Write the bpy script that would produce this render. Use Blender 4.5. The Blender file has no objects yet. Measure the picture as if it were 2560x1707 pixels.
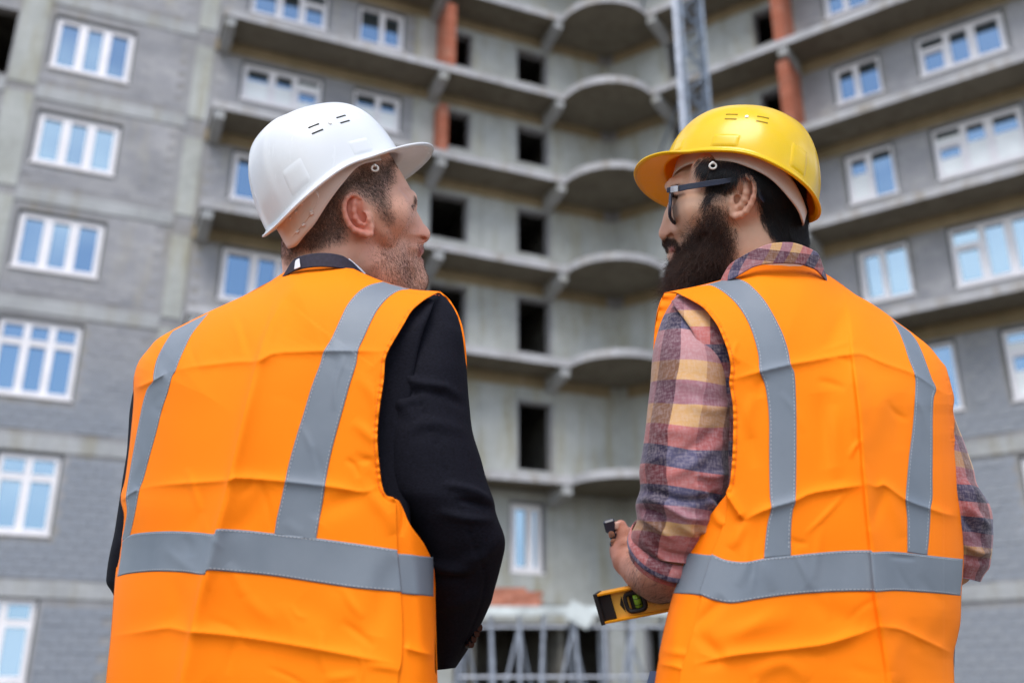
import bpy, math, random
import numpy as np
from mathutils import Vector, Matrix

random.seed(7)
rng = np.random.default_rng(11)
scene = bpy.context.scene
COL = scene.collection

# ---------------------------------------------------------------- camera
CAM_H = 0.95                       # the photographer crouches
PITCH = math.radians(20.5)
cam_data = bpy.data.cameras.new('camera')
cam_data.sensor_width = 36.0
cam_data.lens = 35.0
cam_data.clip_start = 0.05
cam_data.clip_end = 2000.0
cam_data.dof.use_dof = True
cam_data.dof.focus_distance = 1.47
cam_data.dof.aperture_fstop = 2.8
cam_data.dof.aperture_blades = 0
cam = bpy.data.objects.new('camera', cam_data)
cam.location = (0, 0, CAM_H)
cam.rotation_euler = (math.radians(90) + PITCH, 0, 0)
COL.objects.link(cam)
scene.camera = cam

# ---------------------------------------------------------------- sky, sun, exposure
SUN_EL, SUN_AZ = 56.0, 190.0       # degrees; azimuth clockwise from +Y: behind the camera, a little left
world = bpy.data.worlds.new('World')
scene.world = world
world.use_nodes = True
wt = world.node_tree
for n in list(wt.nodes):
    wt.nodes.remove(n)
def wn(t, **k):
    n = wt.nodes.new(t)
    for a, b in k.items():
        setattr(n, a, b)
    return n
w_out = wn('ShaderNodeOutputWorld')
w_bg = wn('ShaderNodeBackground')
w_sky = wn('ShaderNodeTexSky', sky_type='NISHITA', sun_disc=False)
w_sky.sun_elevation = math.radians(SUN_EL)
w_sky.sun_rotation = math.radians(SUN_AZ)
w_sky.air_density = 1.0
w_sky.dust_density = 1.2
w_co = wn('ShaderNodeTexCoord')
w_map = wn('ShaderNodeMapping')
w_map.inputs['Scale'].default_value = (1.0, 1.0, 2.4)
w_map.inputs['Location'].default_value = (0.35, 0.1, 0.2)
w_noise = wn('ShaderNodeTexNoise')
w_noise.inputs['Scale'].default_value = 1.7
w_noise.inputs['Detail'].default_value = 7
w_noise.inputs['Roughness'].default_value = 0.55
w_ramp = wn('ShaderNodeValToRGB')
w_ramp.color_ramp.elements[0].position = 0.47
w_ramp.color_ramp.elements[1].position = 0.64
w_mix = wn('ShaderNodeMix', data_type='RGBA')
w_mix.inputs[7].default_value = (9.0, 9.2, 9.6, 1)
L = wt.links.new
L(w_co.outputs['Generated'], w_map.inputs['Vector'])
L(w_map.outputs['Vector'], w_noise.inputs['Vector'])
L(w_noise.outputs['Fac'], w_ramp.inputs['Fac'])
L(w_ramp.outputs['Color'], w_mix.inputs[0])
L(w_sky.outputs['Color'], w_mix.inputs[6])
L(w_mix.outputs[2], w_bg.inputs['Color'])
L(w_bg.outputs['Background'], w_out.inputs['Surface'])
w_bg.inputs['Strength'].default_value = 0.14

sun_data = bpy.data.lights.new('sun', 'SUN')
sun_data.energy = 1.5
sun_data.angle = math.radians(32)
sun_data.color = (1.0, 0.95, 0.88)
sun = bpy.data.objects.new('sun', sun_data)
_el, _az = math.radians(SUN_EL), math.radians(SUN_AZ)
_sd = Vector((math.sin(_az) * math.cos(_el), math.cos(_az) * math.cos(_el), math.sin(_el)))
sun.rotation_euler = _sd.to_track_quat('Z', 'Y').to_euler()
COL.objects.link(sun)

vs = scene.view_settings
vs.view_transform = 'Standard'
vs.look = 'None'
vs.gamma = 1.0
vs.use_curve_mapping = False
vs.exposure = 0.78
scene.cycles.max_bounces = 6
scene.cycles.caustics_reflective = False
scene.cycles.caustics_refractive = False

# ---------------------------------------------------------------- helpers: objects
def tag(o, label=None, cat=None, group=None, kind=None):
    if label: o['label'] = label
    if cat: o['category'] = cat
    if group: o['group'] = group
    if kind: o['kind'] = kind
    return o

def empty(name, loc=(0, 0, 0)):
    o = bpy.data.objects.new(name, None)
    o.location = loc
    o.empty_display_size = 0.1
    COL.objects.link(o)
    return o

def set_parent(o, p):
    if p is not None:
        o.parent = p
        off = Vector(p.location)       # every parent is itself placed in world space
        o.matrix_parent_inverse = Matrix.Translation(-off) if off.length else Matrix.Identity(4)

def mesh_obj(name, verts, faces, mat, parent=None, smooth=False, kind=None):
    me = bpy.data.meshes.new(name)
    if isinstance(verts, np.ndarray): verts = verts.tolist()
    if isinstance(faces, np.ndarray): faces = faces.tolist()
    me.from_pydata(verts, [], faces)
    if smooth:
        me.shade_smooth()
    if mat is not None:
        for m in (mat if isinstance(mat, (list, tuple)) else [mat]):
            me.materials.append(m)
    o = bpy.data.objects.new(name, me)
    COL.objects.link(o)
    if parent is not None:
        set_parent(o, parent)
    if kind: o['kind'] = kind
    return o

class MB:
    """collects boxes, tubes and quads into one mesh"""
    def __init__(self):
        self.v = []; self.f = []
    def quad(self, a, b, c, d):
        k = len(self.v); self.v += [tuple(a), tuple(b), tuple(c), tuple(d)]; self.f.append((k, k+1, k+2, k+3))
    def hexa(self, p):          # p: 8 points, bottom 4 ccw then top 4
        k = len(self.v); self.v += [tuple(q) for q in p]
        for q in ((3, 2, 1, 0), (4, 5, 6, 7), (0, 1, 5, 4), (1, 2, 6, 5), (2, 3, 7, 6), (3, 0, 4, 7)):
            self.f.append(tuple(k + i for i in q))
    def box(self, c, s, rot=None):
        hx, hy, hz = s[0]/2, s[1]/2, s[2]/2
        p = [Vector(q) for q in ((-hx,-hy,-hz),(hx,-hy,-hz),(hx,hy,-hz),(-hx,hy,-hz),(-hx,-hy,hz),(hx,-hy,hz),(hx,hy,hz),(-hx,hy,hz))]
        if rot is not None: p = [rot @ q for q in p]
        self.hexa([q + Vector(c) for q in p])
    def tube(self, a, b, r, n=8, r2=None, caps=True):
        a, b = Vector(a), Vector(b); r2 = r if r2 is None else r2
        d = (b - a).normalized()
        x = d.cross(Vector((0, 0, 1)) if abs(d.z) < .9 else Vector((1, 0, 0))).normalized(); y = d.cross(x)
        k = len(self.v)
        for i in range(n):
            t = 2*math.pi*i/n
            o = x*math.cos(t) + y*math.sin(t)
            self.v += [tuple(a + o*r), tuple(b + o*r2)]
        for i in range(n):
            j = (i+1) % n
            self.f.append((k+2*i, k+2*j, k+2*j+1, k+2*i+1))
        if caps:
            self.f.append(tuple(k+2*i for i in reversed(range(n)))); self.f.append(tuple(k+2*i+1 for i in range(n)))
    def path(self, pts, r, n=8, closed=False, flat=None):
        """tube along a polyline; r scalar or list"""
        pts = [Vector(p) for p in pts]; m = len(pts)
        k = len(self.v); prev = None
        for i, p in enumerate(pts):
            if closed: d = (pts[(i+1) % m] - pts[i-1])
            else: d = pts[min(i+1, m-1)] - pts[max(i-1, 0)]
            d.normalize()
            if prev is None:
                x = d.cross(Vector((0, 0, 1)) if abs(d.z) < .9 else Vector((1, 0, 0))).normalized()
            else:
                x = (prev - d*prev.dot(d)).normalized()
            prev = x; y = d.cross(x)
            rr = r[i] if hasattr(r, '__len__') else r
            for j in range(n):
                t = 2*math.pi*j/n
                self.v.append(tuple(p + (x*math.cos(t) + y*math.sin(t))*rr))
        for i in range(m if closed else m-1):
            for j in range(n):
                a = k + i*n + j; b = k + i*n + (j+1) % n
                c = k + ((i+1) % m)*n + (j+1) % n; d_ = k + ((i+1) % m)*n + j
                self.f.append((a, b, c, d_))
        if not closed:
            self.f.append(tuple(k + j for j in reversed(range(n)))); self.f.append(tuple(k + (m-1)*n + j for j in range(n)))
    def build(self, name, mat, parent=None, smooth=False, kind=None):
        return mesh_obj(name, self.v, self.f, mat, parent, smooth, kind)

# ---------------------------------------------------------------- helpers: materials
def srgb(r, g, b):
    return tuple(((c/255)/12.92 if c/255 <= .04045 else ((c/255+.055)/1.055)**2.4) for c in (r, g, b)) + (1,)

class NT:
    def __init__(self, name):
        self.m = bpy.data.materials.new(name); self.m.use_nodes = True
        self.t = self.m.node_tree; self.b = self.t.nodes['Principled BSDF']
        self.co = self.t.nodes.new('ShaderNodeTexCoord')
    def n(self, t, inp=None, **k):
        n = self.t.nodes.new(t)
        for a, b in k.items(): setattr(n, a, b)
        for a, b in (inp or {}).items():
            if isinstance(b, bpy.types.NodeSocket): self.t.links.new(b, n.inputs[a])
            else: n.inputs[a].default_value = b
        return n
    def noise(self, scale, detail=4, rough=.5, vec=None, stretch=None, dist=0.0):
        v = vec or self.co.outputs['Object']
        if stretch:
            v = self.n('ShaderNodeMapping', {'Vector': v, 'Scale': stretch}).outputs[0]
        return self.n('ShaderNodeTexNoise', {'Vector': v, 'Scale': scale, 'Detail': detail, 'Roughness': rough, 'Distortion': dist}).outputs['Fac']
    def ramp(self, fac, stops):
        n = self.n('ShaderNodeValToRGB', {'Fac': fac})
        e = n.color_ramp.elements
        while len(e) < len(stops): e.new(0.5)
        for i, (p, c) in enumerate(stops):
            e[i].position = p; e[i].color = c if hasattr(c, '__len__') else (c, c, c, 1)
        return n.outputs['Color']
    def mix(self, fac, a, b, blend='MIX'):
        return self.n('ShaderNodeMix', {'Factor': fac, 'A': a, 'B': b}, data_type='RGBA', blend_type=blend).outputs['Result'] if False else self._mix(fac, a, b, blend)
    def _mix(self, fac, a, b, blend):
        n = self.t.nodes.new('ShaderNodeMix'); n.data_type = 'RGBA'; n.blend_type = blend
        for idx, val in ((0, fac), (6, a), (7, b)):
            if isinstance(val, bpy.types.NodeSocket): self.t.links.new(val, n.inputs[idx])
            else: n.inputs[idx].default_value = val
        return n.outputs[2]
    def attr(self, name):
        n = self.t.nodes.new('ShaderNodeAttribute'); n.attribute_name = name; return n
    def math(self, op, a, b=0.0, c=0.0):
        n = self.t.nodes.new('ShaderNodeMath'); n.operation = op
        for i, val in enumerate((a, b, c)):
            if isinstance(val, bpy.types.NodeSocket): self.t.links.new(val, n.inputs[i])
            else: n.inputs[i].default_value = val
        return n.outputs[0]
    def set(self, **k):
        names = {'color': 'Base Color', 'rough': 'Roughness', 'metal': 'Metallic', 'spec': 'Specular IOR Level', 'coat': 'Coat Weight',
                 'coat_rough': 'Coat Roughness', 'sss': 'Subsurface Weight', 'normal': 'Normal', 'alpha': 'Alpha', 'sheen': 'Sheen Weight', 'trans': 'Transmission Weight', 'ior': 'IOR'}
        for a, b in k.items():
            s = self.b.inputs[names[a]]
            if isinstance(b, bpy.types.NodeSocket): self.t.links.new(b, s)
            else: s.default_value = b
        return self
    def bump(self, h, strength=.3, dist=.01):
        o = self.n('ShaderNodeBump', {'Height': h, 'Strength': strength, 'Distance': dist}).outputs['Normal']
        self.t.links.new(o, self.b.inputs['Normal']); return self

def plain(name, col, rough=.6, metal=0.0, spec=.5, noise=0.0, nscale=30):
    t = NT(name)
    if noise:
        f = t.noise(nscale, 5)
        lo = tuple(c*(1-noise) for c in col[:3]) + (1,); hi = tuple(min(1, c*(1+noise)) for c in col[:3]) + (1,)
        t.set(color=t.ramp(f, [(.3, lo), (.7, hi)]))
    else:
        t.set(color=col)
    t.set(rough=rough, metal=metal, spec=spec)
    return t.m
# ================================================================ materials of the site
def concrete(name, base, dark, stain, ns=1.0, streak=True, rough=.9):
    t = NT(name)
    a = t.noise(.9*ns, 8, .62)
    c = t.ramp(a, [(.30, dark), (.62, base)])
    s = t.noise(1.6, 6, .6, stretch=(1.6, 1.6, .22)) if streak else t.noise(2.1, 6)
    c = t.mix(t.ramp(s, [(.50, (0, 0, 0, 1)), (.74, (1, 1, 1, 1))]), c, stain)
    p = t.noise(7, 5, .7)
    c = t.mix(t.ramp(p, [(.52, (0, 0, 0, 1)), (.8, (.55, .55, .55, 1))]), c, tuple(min(1, x*1.35) for x in base[:3]) + (1,))
    t.set(color=c, rough=rough, spec=.25)
    t.bump(t.noise(22, 6), .35, .02)
    return t.m

M = {}
M['slab'] = concrete('slab_concrete', (.45, .45, .47, 1), (.31, .31, .32, 1), (.27, .24, .19, 1))
M['soffit'] = concrete('shaded_soffit_concrete', (.185, .165, .125, 1), (.135, .12, .09, 1), (.12, .10, .07, 1))  # slab concrete darkened and browned: underside shade put into the colour
M['band'] = concrete('band_concrete', (.40, .41, .42, 1), (.29, .30, .305, 1), (.29, .28, .23, 1))
M['panel'] = concrete('panel_concrete', (.42, .435, .42, 1), (.31, .32, .30, 1), (.29, .27, .18, 1))
M['mortar'] = concrete('mortar', (.31, .31, .32, 1), (.24, .24, .25, 1), (.25, .23, .19, 1))
M['lintel'] = concrete('lintel_concrete', (.33, .26, .16, 1), (.22, .17, .10, 1), (.24, .20, .12, 1))
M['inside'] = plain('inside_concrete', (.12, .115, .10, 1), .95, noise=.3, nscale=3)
M['frame'] = plain('white_frame', (.80, .78, .80, 1), .35, noise=.05, nscale=2)
M['gap'] = plain('dark_foam', (.09, .10, .11, 1), .9)
M['cloud_paint'] = plain('painted_cloud_white', (.82, .85, .85, 1), .3, noise=.06, nscale=2)  # white of the cloud reflections painted on some panes
M['rust'] = plain('rusty_steel', (.30, .12, .06, 1), .8, noise=.4)
M['steel'] = plain('galvanised_steel', (.33, .36, .42, 1), .45, .4, noise=.25, nscale=8)
M['mast'] = plain('grey_painted_steel', (.16, .20, .26, 1), .5, .3, noise=.2, nscale=5)
M['deck'] = plain('pale_boards', (.48, .52, .52, 1), .8, noise=.3, nscale=3)

def block_mat():
    t = NT('block_masonry')
    a = t.noise(.55, 7, .6)
    c = t.ramp(a, [(.34, (.25, .255, .27, 1)), (.66, (.40, .40, .415, 1))])
    at = t.attr('tint').outputs['Fac']
    c = t.mix(1.0, c, t.ramp(at, [(0, (.90, .90, .92, 1)), (1, (1.05, 1.04, 1.03, 1))]), 'MULTIPLY')
    s = t.noise(1.1, 6, .6, stretch=(1.5, 1.5, .3))
    c = t.mix(t.ramp(s, [(.55, (0, 0, 0, 1)), (.78, (.8, .8, .8, 1))]), c, (.38, .35, .27, 1))
    # the lowest storeys are laid in a bluer block
    z = t.n('ShaderNodeSeparateXYZ', {'Vector': t.n('ShaderNodeNewGeometry').outputs['Position']}).outputs['Z']
    low = t.n('ShaderNodeMapRange', {'Value': z, 'From Min': 10.5, 'From Max': 7.5, 'To Min': 0.0, 'To Max': 1.0}).outputs[0]
    c = t.mix(t.math('MULTIPLY', low, .6), c, (.215, .25, .30, 1))
    t.set(color=c, rough=.93, spec=.2)
    t.bump(t.noise(18, 6), .5, .02)
    return t.m
M['block'] = block_mat()

def brick_mat():
    t = NT('red_brick')
    at = t.attr('tint').outputs['Fac']
    c = t.ramp(at, [(0, (.30, .095, .055, 1)), (1, (.44, .16, .10, 1))])
    c = t.mix(t.ramp(t.noise(3, 5), [(.5, (0, 0, 0, 1)), (.8, (.5, .5, .5, 1))]), c, (.42, .30, .24, 1))
    t.set(color=c, rough=.9, spec=.2)
    return t.m
M['brick'] = brick_mat()

def glass_mat(name, tint, gloss=.62):
    t = NT(name)
    t.set(color=(.03, .035, .04, 1), rough=.05, spec=.5)
    g = t.n('ShaderNodeBsdfGlossy', {'Color': tint, 'Roughness': .03})
    mx = t.n('ShaderNodeMixShader', {0: gloss})
    out = [n for n in t.t.nodes if n.type == 'OUTPUT_MATERIAL'][0]
    t.t.links.new(t.b.outputs[0], mx.inputs[1]); t.t.links.new(g.outputs[0], mx.inputs[2])
    t.t.links.new(mx.outputs[0], out.inputs['Surface'])
    return t.m
M['glass'] = glass_mat('window_glass', (.50, .74, .96, 1), .38)

# ================================================================ ground
def ground_mat():
    t = NT('packed_sand')
    c = t.ramp(t.noise(.8, 9, .65), [(.3, (.10, .085, .065, 1)), (.7, (.17, .145, .115, 1))])
    t.set(color=c, rough=.95, spec=.2)
    t.bump(t.noise(6, 8), .6, .05)
    return t.m
g = mesh_obj('ground', [(-600, -600, 0), (600, -600, 0), (600, 600, 0), (-600, 600, 0)], [(0, 1, 2, 3)], ground_mat())
g['kind'] = 'structure'

# ================================================================ the unfinished apartment block
LV = [3.61, 6.93, 10.32, 13.27, 16.27, 19.27, 22.28, 25.3]      # middle of each floor slab
ST = 0.12                                                        # half a slab
building = empty('apartment_building', (3.0, 27.0, 0))
tag(building, 'grey unfinished apartment block with bare balcony slabs and new white windows', 'building')

class Wing:
    def __init__(self, P, d, n):
        self.P = np.array(P); self.d = np.array(d); self.n = np.array(n)
        self.flip = (self.d[0]*self.n[1] - self.d[1]*self.n[0]) < 0
    def pt(self, s, o, z):
        q = self.P + self.d*s + self.n*o
        return (q[0], q[1], z)
    def box(self, mb, s0, s1, o0, o1, z0, z1):
        p = [self.pt(s0, o0, z0), self.pt(s1, o0, z0), self.pt(s1, o1, z0), self.pt(s0, o1, z0),
             self.pt(s0, o0, z1), self.pt(s1, o0, z1), self.pt(s1, o1, z1), self.pt(s0, o1, z1)]
        if self.flip: p = [p[i] for i in (3, 2, 1, 0, 7, 6, 5, 4)]
        mb.hexa(p)

WL = Wing((1.65, 26.85), (-.9203, -.3912), (-.3912, .9203))
WR = Wing((4.38, 26.60), (.8170, -.5766), (.5766, .8170))
WO = 1.2                                     # wall plane behind the slab edge

# ---- windows: (wing, s0, s1, z0, z1, kind, painted cloud reflection)
c9 = .95
wins = []
def W_(w, s0, s1, z0, z1, kind, cloud_paint=0): wins.append((w, s0, s1, z0 + c9, z1 + c9, kind, cloud_paint))
for (z0, z1) in ((16.1, 17.8), (13.22, 14.8), (10.28, 11.88)): W_(WL, 12.63, 14.72, z0, z1, 'triple')
W_(WL, 12.77, 14.72, 7.05, 9.02, 'transom'); W_(WL, 12.77, 14.2, 3.82, 5.74, 'transom2'); W_(WL, 12.79, 14.2, .62, 2.46, 'transom2')
for k, (z0, z1) in enumerate(((19.42, 20.85), (16.45, 17.75), (13.2, 14.8), (10.23, 11.85))):
    W_(WL, 7.35, 9.75, z0 if k != 1 else 16.42, z1 - .02, 'door_near', 1 if k == 1 else 0)
    W_(WL, 4.93, 6.47, z0 - .02, z1 - .04, 'double', 1 if k == 1 else 0)
for k, (z0, z1) in enumerate(((19.45, 20.85), (16.42, 17.75), (13.2, 14.8), (10.22, 11.83), (6.98, 8.82))):
    if k < 4:
        W_(WR, 5.22, 6.63, z0, z1 - .02, 'double', 2 if k == 2 else 0)
        W_(WR, 7.56, 9.88, z0 - (.12 if k == 3 else 0), z1, 'door_near', 1 if k == 2 else 0)
    else:
        W_(WR, 5.9, 7.35, z0, z1, 'double', 2); W_(WR, 8.38, 10.6, z0, z1, 'door_near', 1)
W_(WR, 8.3, 9.6, 3.9, 5.66, 'double'); W_(WL, .3, 1.34, 3.6, 5.54, 'curtain')
W_(WR, 3.0, 4.2, 3.7, 5.5, 'double')
# ---- bare openings
holes = []
def H_(w, s0, s1, z0, z1): holes.append((w, s0, s1, z0 + c9, z1 + c9))
for (z0, z1) in ((19.42, 20.62), (16.4, 17.66), (13.22, 14.68), (10.0, 11.7), (6.47, 8.45)):
    H_(WL, .05, 1.08, z0, z1)
for (z0, z1) in ((19.42, 20.62), (16.4, 17.64)): H_(WL, 2.74, 3.52, z0, z1); H_(WR, 3.1, 3.88, z0, z1)
H_(WL, 2.76, 3.93, 13.22, 14.66); H_(WL, 2.76, 3.9, 10.0, 11.7); H_(WL, 2.76, 3.9, 6.9, 8.45)
H_(WR, 3.1, 3.9, 13.22, 14.66); H_(WR, 3.1, 3.9, 10.0, 11.7)
for (z0, z1) in ((19.42, 20.84), (16.4, 17.7), (13.2, 14.7), (10.1, 11.7)): H_(WR, .12, .66, z0, z1)
H_(WL, 15.6, 16.9, 15.6, 17.6); H_(WL, 15.6, 16.9, 12.6, 14.5)
H_(WL, -1.6, 2.9, -.4, 2.25); H_(WR, -1.7, 4.5, -.4, 2.25)
opens = [(w, a, b, c, d) for (w, a, b, c, d, *_r) in wins] + holes

S_MIN, S_MAXL, S_MAXR, Z_TOP = -2.34, 19.0, 17.0, 26.2

def wall_backing(w, s_lo, s_hi, name):
    """the wall itself, with its openings left out"""
    op = [(a, b, c, d) for (ww, a, b, c, d) in opens if ww is w]
    ss = sorted({s_lo, s_hi} | {x for o in op for x in o[:2] if s_lo < x < s_hi})
    zz = sorted({0.0, Z_TOP} | {x for o in op for x in o[2:] if 0 < x < Z_TOP})
    mb = MB()
    for i in range(len(ss)-1):
        run = None
        for j in range(len(zz)-1):
            cs, cz = (ss[i]+ss[i+1])/2, (zz[j]+zz[j+1])/2
            solid = not any(a < cs < b and c < cz < d for (a, b, c, d) in op)
            if solid and run is None: run = zz[j]
            if (not solid or j == len(zz)-2) and run is not None:
                top = zz[j] if not solid else zz[j+1]
                w.box(mb, ss[i], ss[i+1], WO, WO + .32, run, top); run = None
    return mb.build(name, M['mortar'], building)
wall_backing(WL, S_MIN, S_MAXL, 'wall')
wall_backing(WR, S_MIN + .06, S_MAXR, 'wall')

def free_of(w, s0, s1, z0, z1, pad=.05):
    """clip the span s0..s1 at height z0..z1 against openings; returns list of spans"""
    spans = [(s0, s1)]
    for (ww, a, b, c, d) in opens:
        if ww is not w or z1 <= c - pad or z0 >= d + pad: continue
        new = []
        for (p, q) in spans:
            if q <= a - pad or p >= b + pad: new.append((p, q)); continue
            if p < a - pad: new.append((p, a - pad))
            if q > b + pad: new.append((b + pad, q))
        spans = new
    return [(p, q) for p, q in spans if q - p > .05]

# ---- pale cast panels (centre part, pilasters) and floor bands, a little proud of the blockwork
panels = []          # (wing, s0, s1) column strips cast in concrete over the whole height
panels += [(WL, S_MIN, 4.62), (WR, S_MIN + .06, 4.35), (WL, 10.55, 11.05), (WL, 14.85, 15.55)]
def in_panel(w, s):
    return any(ww is w and a - .01 <= s <= b + .01 for (ww, a, b) in panels)

for (w, a, b) in panels:
    zs = [0.15] + [l for l in LV] + [Z_TOP]
    width = 1.12
    n = max(1, round((b - a)/width))
    for i in range(n):
        s0, s1 = a + (b-a)*i/n + .008, a + (b-a)*(i+1)/n - .008
        for j in range(len(zs)-1):
            z0, z1 = zs[j] + ST + .015, zs[j+1] - ST - .02
            if w in (WL, WR) and z1 > 12 and b < 12: z1 -= .34          # lintel sits above
            mb = MB(); cuts = sorted({z0, z1} | {x for (ww, p, q, c, d) in opens if ww is w and p < s1 and q > s0 for x in (c - .05, d + .05) if z0 < x < z1})
            for k in range(len(cuts)-1):
                for (p, q) in free_of(w, s0, s1, cuts[k] + .001, cuts[k+1] - .001):
                    w.box(mb, p, q, WO - .03 - .008*((i*7+j*3) % 3), WO - .001, cuts[k], cuts[k+1])
            if mb.v: (lambda o: tag(o, kind='stuff') if len(mb.v) > 8 else o)(mb.build('wall_panel', M['panel'], building))

# ---- floor bands across the flat ends, lintels under the balconies
for l in LV:
    mb = MB(); WL.box(mb, 11.06, 14.84, WO - .035, WO - .001, l - .22, l + .14); WL.box(mb, 15.56, S_MAXL, WO - .035, WO - .001, l - .22, l + .14)
    mb.build('floor_band', M['band'], building)
for l in LV[:2]:
    for (w, a, b) in ((WL, 4.63, 10.54), (WR, 4.36, S_MAXR)):
        mb = MB(); w.box(mb, a, b, WO - .05, WO - .001, l - .22, l + .14); mb.build('floor_band', M['band'], building)
for l in LV[2:]:
    for (w, a, b) in ((WL, 1.0, 10.54), (WL, -1.9, .98), (WR, 1.0, S_MAXR), (WR, -1.9, .98)):
        mb = MB(); w.box(mb, a, b, WO - .06, WO - .001, l - ST - .36, l - ST - .002); mb.build('lintel', M['lintel'], building)

# ---- blockwork: each block proud of the mortar by its own amount
def all_blocks():
    out = []
    for w, lo, hi in ((WL, 4.63, S_MAXL), (WR, 4.36, S_MAXR)):
        row = 0; z = .02
        while z < Z_TOP - .2:
            z1 = z + .19
            near = min(abs((z + .1) - l) for l in LV)
            s = lo - (.2 if row % 2 else 0)
            blocked = any(l - ST - .37 < z1 and z < l + ST + .02 for l in LV[2:]) if (w is WR) else False
            while s < hi:
                a, b = max(s + .005, lo), min(s + .393, hi)
                mid = (a + b)/2
                if b - a > .06 and not in_panel(w, a) and not in_panel(w, b):
                    bal = (w is WR or mid < 10.55)
                    skip = any((l - .23 < z1 and z < l + .15) for l in (LV if not bal else LV[:2])) or (bal and any(l - ST - .37 < z1 and z < l + ST for l in LV[2:]))
                    if not skip:
                        for (p, q) in free_of(w, a, b, z, z1, .07):
                            if q - p > .07: out.append((w, p, q, z, z1))
                s += .4
            z += .2; row += 1
    return out
blocks = all_blocks()
def seen_size(b):
    w, p, q, z0, z1 = b
    c = np.array(w.pt((p+q)/2, WO, (z0+z1)/2)) - np.array((0, 0, CAM_H))
    cy = math.cos(PITCH)*c[1] + math.sin(PITCH)*c[2]; ux = c[0]/cy; uy = (-math.sin(PITCH)*c[1] + math.cos(PITCH)*c[2])/cy
    inside = abs(ux) < .53 and abs(uy) < .36
    hidden = (-.40 < ux < -.1 and uy < .22) or (.14 < ux < .43 and uy < .18)
    return ((q-p)*(z1-z0)/cy**2) if inside and not hidden else 0.0
order = sorted(range(len(blocks)), key=lambda i: -seen_size(blocks[i]))
single = set(order[:300])
def put_tint(o, per_vert):
    a = o.data.attributes.new('tint', 'FLOAT', 'POINT'); a.data.foreach_set('value', np.asarray(per_vert, dtype=np.float32))
unit_cache = {}
for i in order[:300]:
    w, p, q, z0, z1 = blocks[i]
    key = (id(w), round(q-p, 3), i % 5)
    if key not in unit_cache:
        mb = MB(); pr = .010 + .004*(i % 5)
        L0 = q - p
        base = np.array(w.pt(0, 0, 0))
        w.box(mb, 0, L0, -pr, -.0005, 0, z1 - z0)
        mb.v = [tuple(np.array(v) - base) for v in mb.v]
        o = mb.build('concrete_block', M['block'], None)
        put_tint(o, [random.random()]*len(mb.v))
        unit_cache[key] = o.data; COL.objects.unlink(o); bpy.data.objects.remove(o)
    o = bpy.data.objects.new('concrete_block', unit_cache[key])
    o.location = w.pt(p, WO, z0); COL.objects.link(o)
    set_parent(o, building)
mb = MB(); tint = []
for i, (w, p, q, z0, z1) in enumerate(blocks):
    if i in single: continue
    k = len(mb.v); w.box(mb, p, q, WO - .006 - .010*random.random(), WO - .0005, z0, z1)
    t_ = random.random(); tint += [t_]*(len(mb.v)-k)
o = mb.build('blockwork', M['block'], building, kind='stuff'); put_tint(o, tint)

# ---- balcony slabs: straight, bowed out round the corner, straight
def arc_pts(n=22):
    a = np.array(WL.P); b = np.array(WR.P); m = (a+b)/2; ch = np.linalg.norm(b-a); sag = .82
    R = (ch*ch/4 + sag*sag)/(2*sag)
    nrm = np.array([(b-a)[1], -(b-a)[0]])/ch        # towards the camera
    if nrm[1] > 0: nrm = -nrm
    c = m - nrm*(R - sag); out = []
    a0 = math.atan2(*(a-c)[::-1]); a1 = math.atan2(*(b-c)[::-1])
    if a1 < a0: a1 += 2*math.pi
    for i in range(n+1):
        t = a0 + (a1-a0)*i/n
        out.append(c + R*np.array([math.cos(t), math.sin(t)]))
    return out
arc = arc_pts()
def slab_outline(inset=0.0, back=WO - .0):
    return [WL.pt(10.5, 0, 0)[:2]] + [tuple(p) for p in arc] + [WR.pt(15.5, 0, 0)[:2]]
def prism(poly, z0, z1, name, mat, parent):
    n = len(poly); v = [(x, y, z0) for x, y in poly] + [(x, y, z1) for x, y in poly]
    f = [tuple(reversed(range(n))), tuple(range(n, 2*n))] + [(i, (i+1) % n, n+(i+1) % n, n+i) for i in range(n)]
    return mesh_obj(name, v, f, mat, parent)
inner = [WR.pt(15.5, WO, 0)[:2], (3.28, 28.82), WL.pt(10.5, WO, 0)[:2]]
for l in LV[1:]:
    if l < 9:       # the lowest gallery only runs round the corner
        poly = [WL.pt(4.2, .25, 0)[:2]] + [tuple(p) for p in arc] + [WR.pt(4.2, .25, 0)[:2], WR.pt(4.2, WO-.051, 0)[:2], (3.28, 28.76), WL.pt(4.2, WO-.051, 0)[:2]]
    else:
        poly = slab_outline() + inner
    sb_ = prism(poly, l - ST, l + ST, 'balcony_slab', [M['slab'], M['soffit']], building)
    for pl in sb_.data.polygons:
        if abs(pl.normal.z) > .9 and pl.center.z < l: pl.material_index = 1  # downward faces get the concrete with shade painted in
    # floor inside, seen through the openings
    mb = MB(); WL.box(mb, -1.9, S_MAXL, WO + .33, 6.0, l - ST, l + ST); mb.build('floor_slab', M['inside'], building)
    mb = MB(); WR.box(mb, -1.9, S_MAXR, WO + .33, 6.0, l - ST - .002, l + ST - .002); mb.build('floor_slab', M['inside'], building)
for w, hi in ((WL, S_MAXL), (WR, S_MAXR)):
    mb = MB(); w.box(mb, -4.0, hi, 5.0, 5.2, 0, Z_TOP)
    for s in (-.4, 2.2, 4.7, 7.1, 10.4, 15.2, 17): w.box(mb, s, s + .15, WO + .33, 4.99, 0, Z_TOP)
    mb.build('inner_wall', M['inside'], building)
    mb = MB(); w.box(mb, -3.5, hi, WO, 6.2, Z_TOP + .002, Z_TOP + .3); mb.build('roof', M['slab'], building)
    # end wall closes the wing
    mb = MB(); w.box(mb, hi, hi + .3, WO, 6.2, 0, Z_TOP); mb.build('end_wall', M['mortar'], building)

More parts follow.
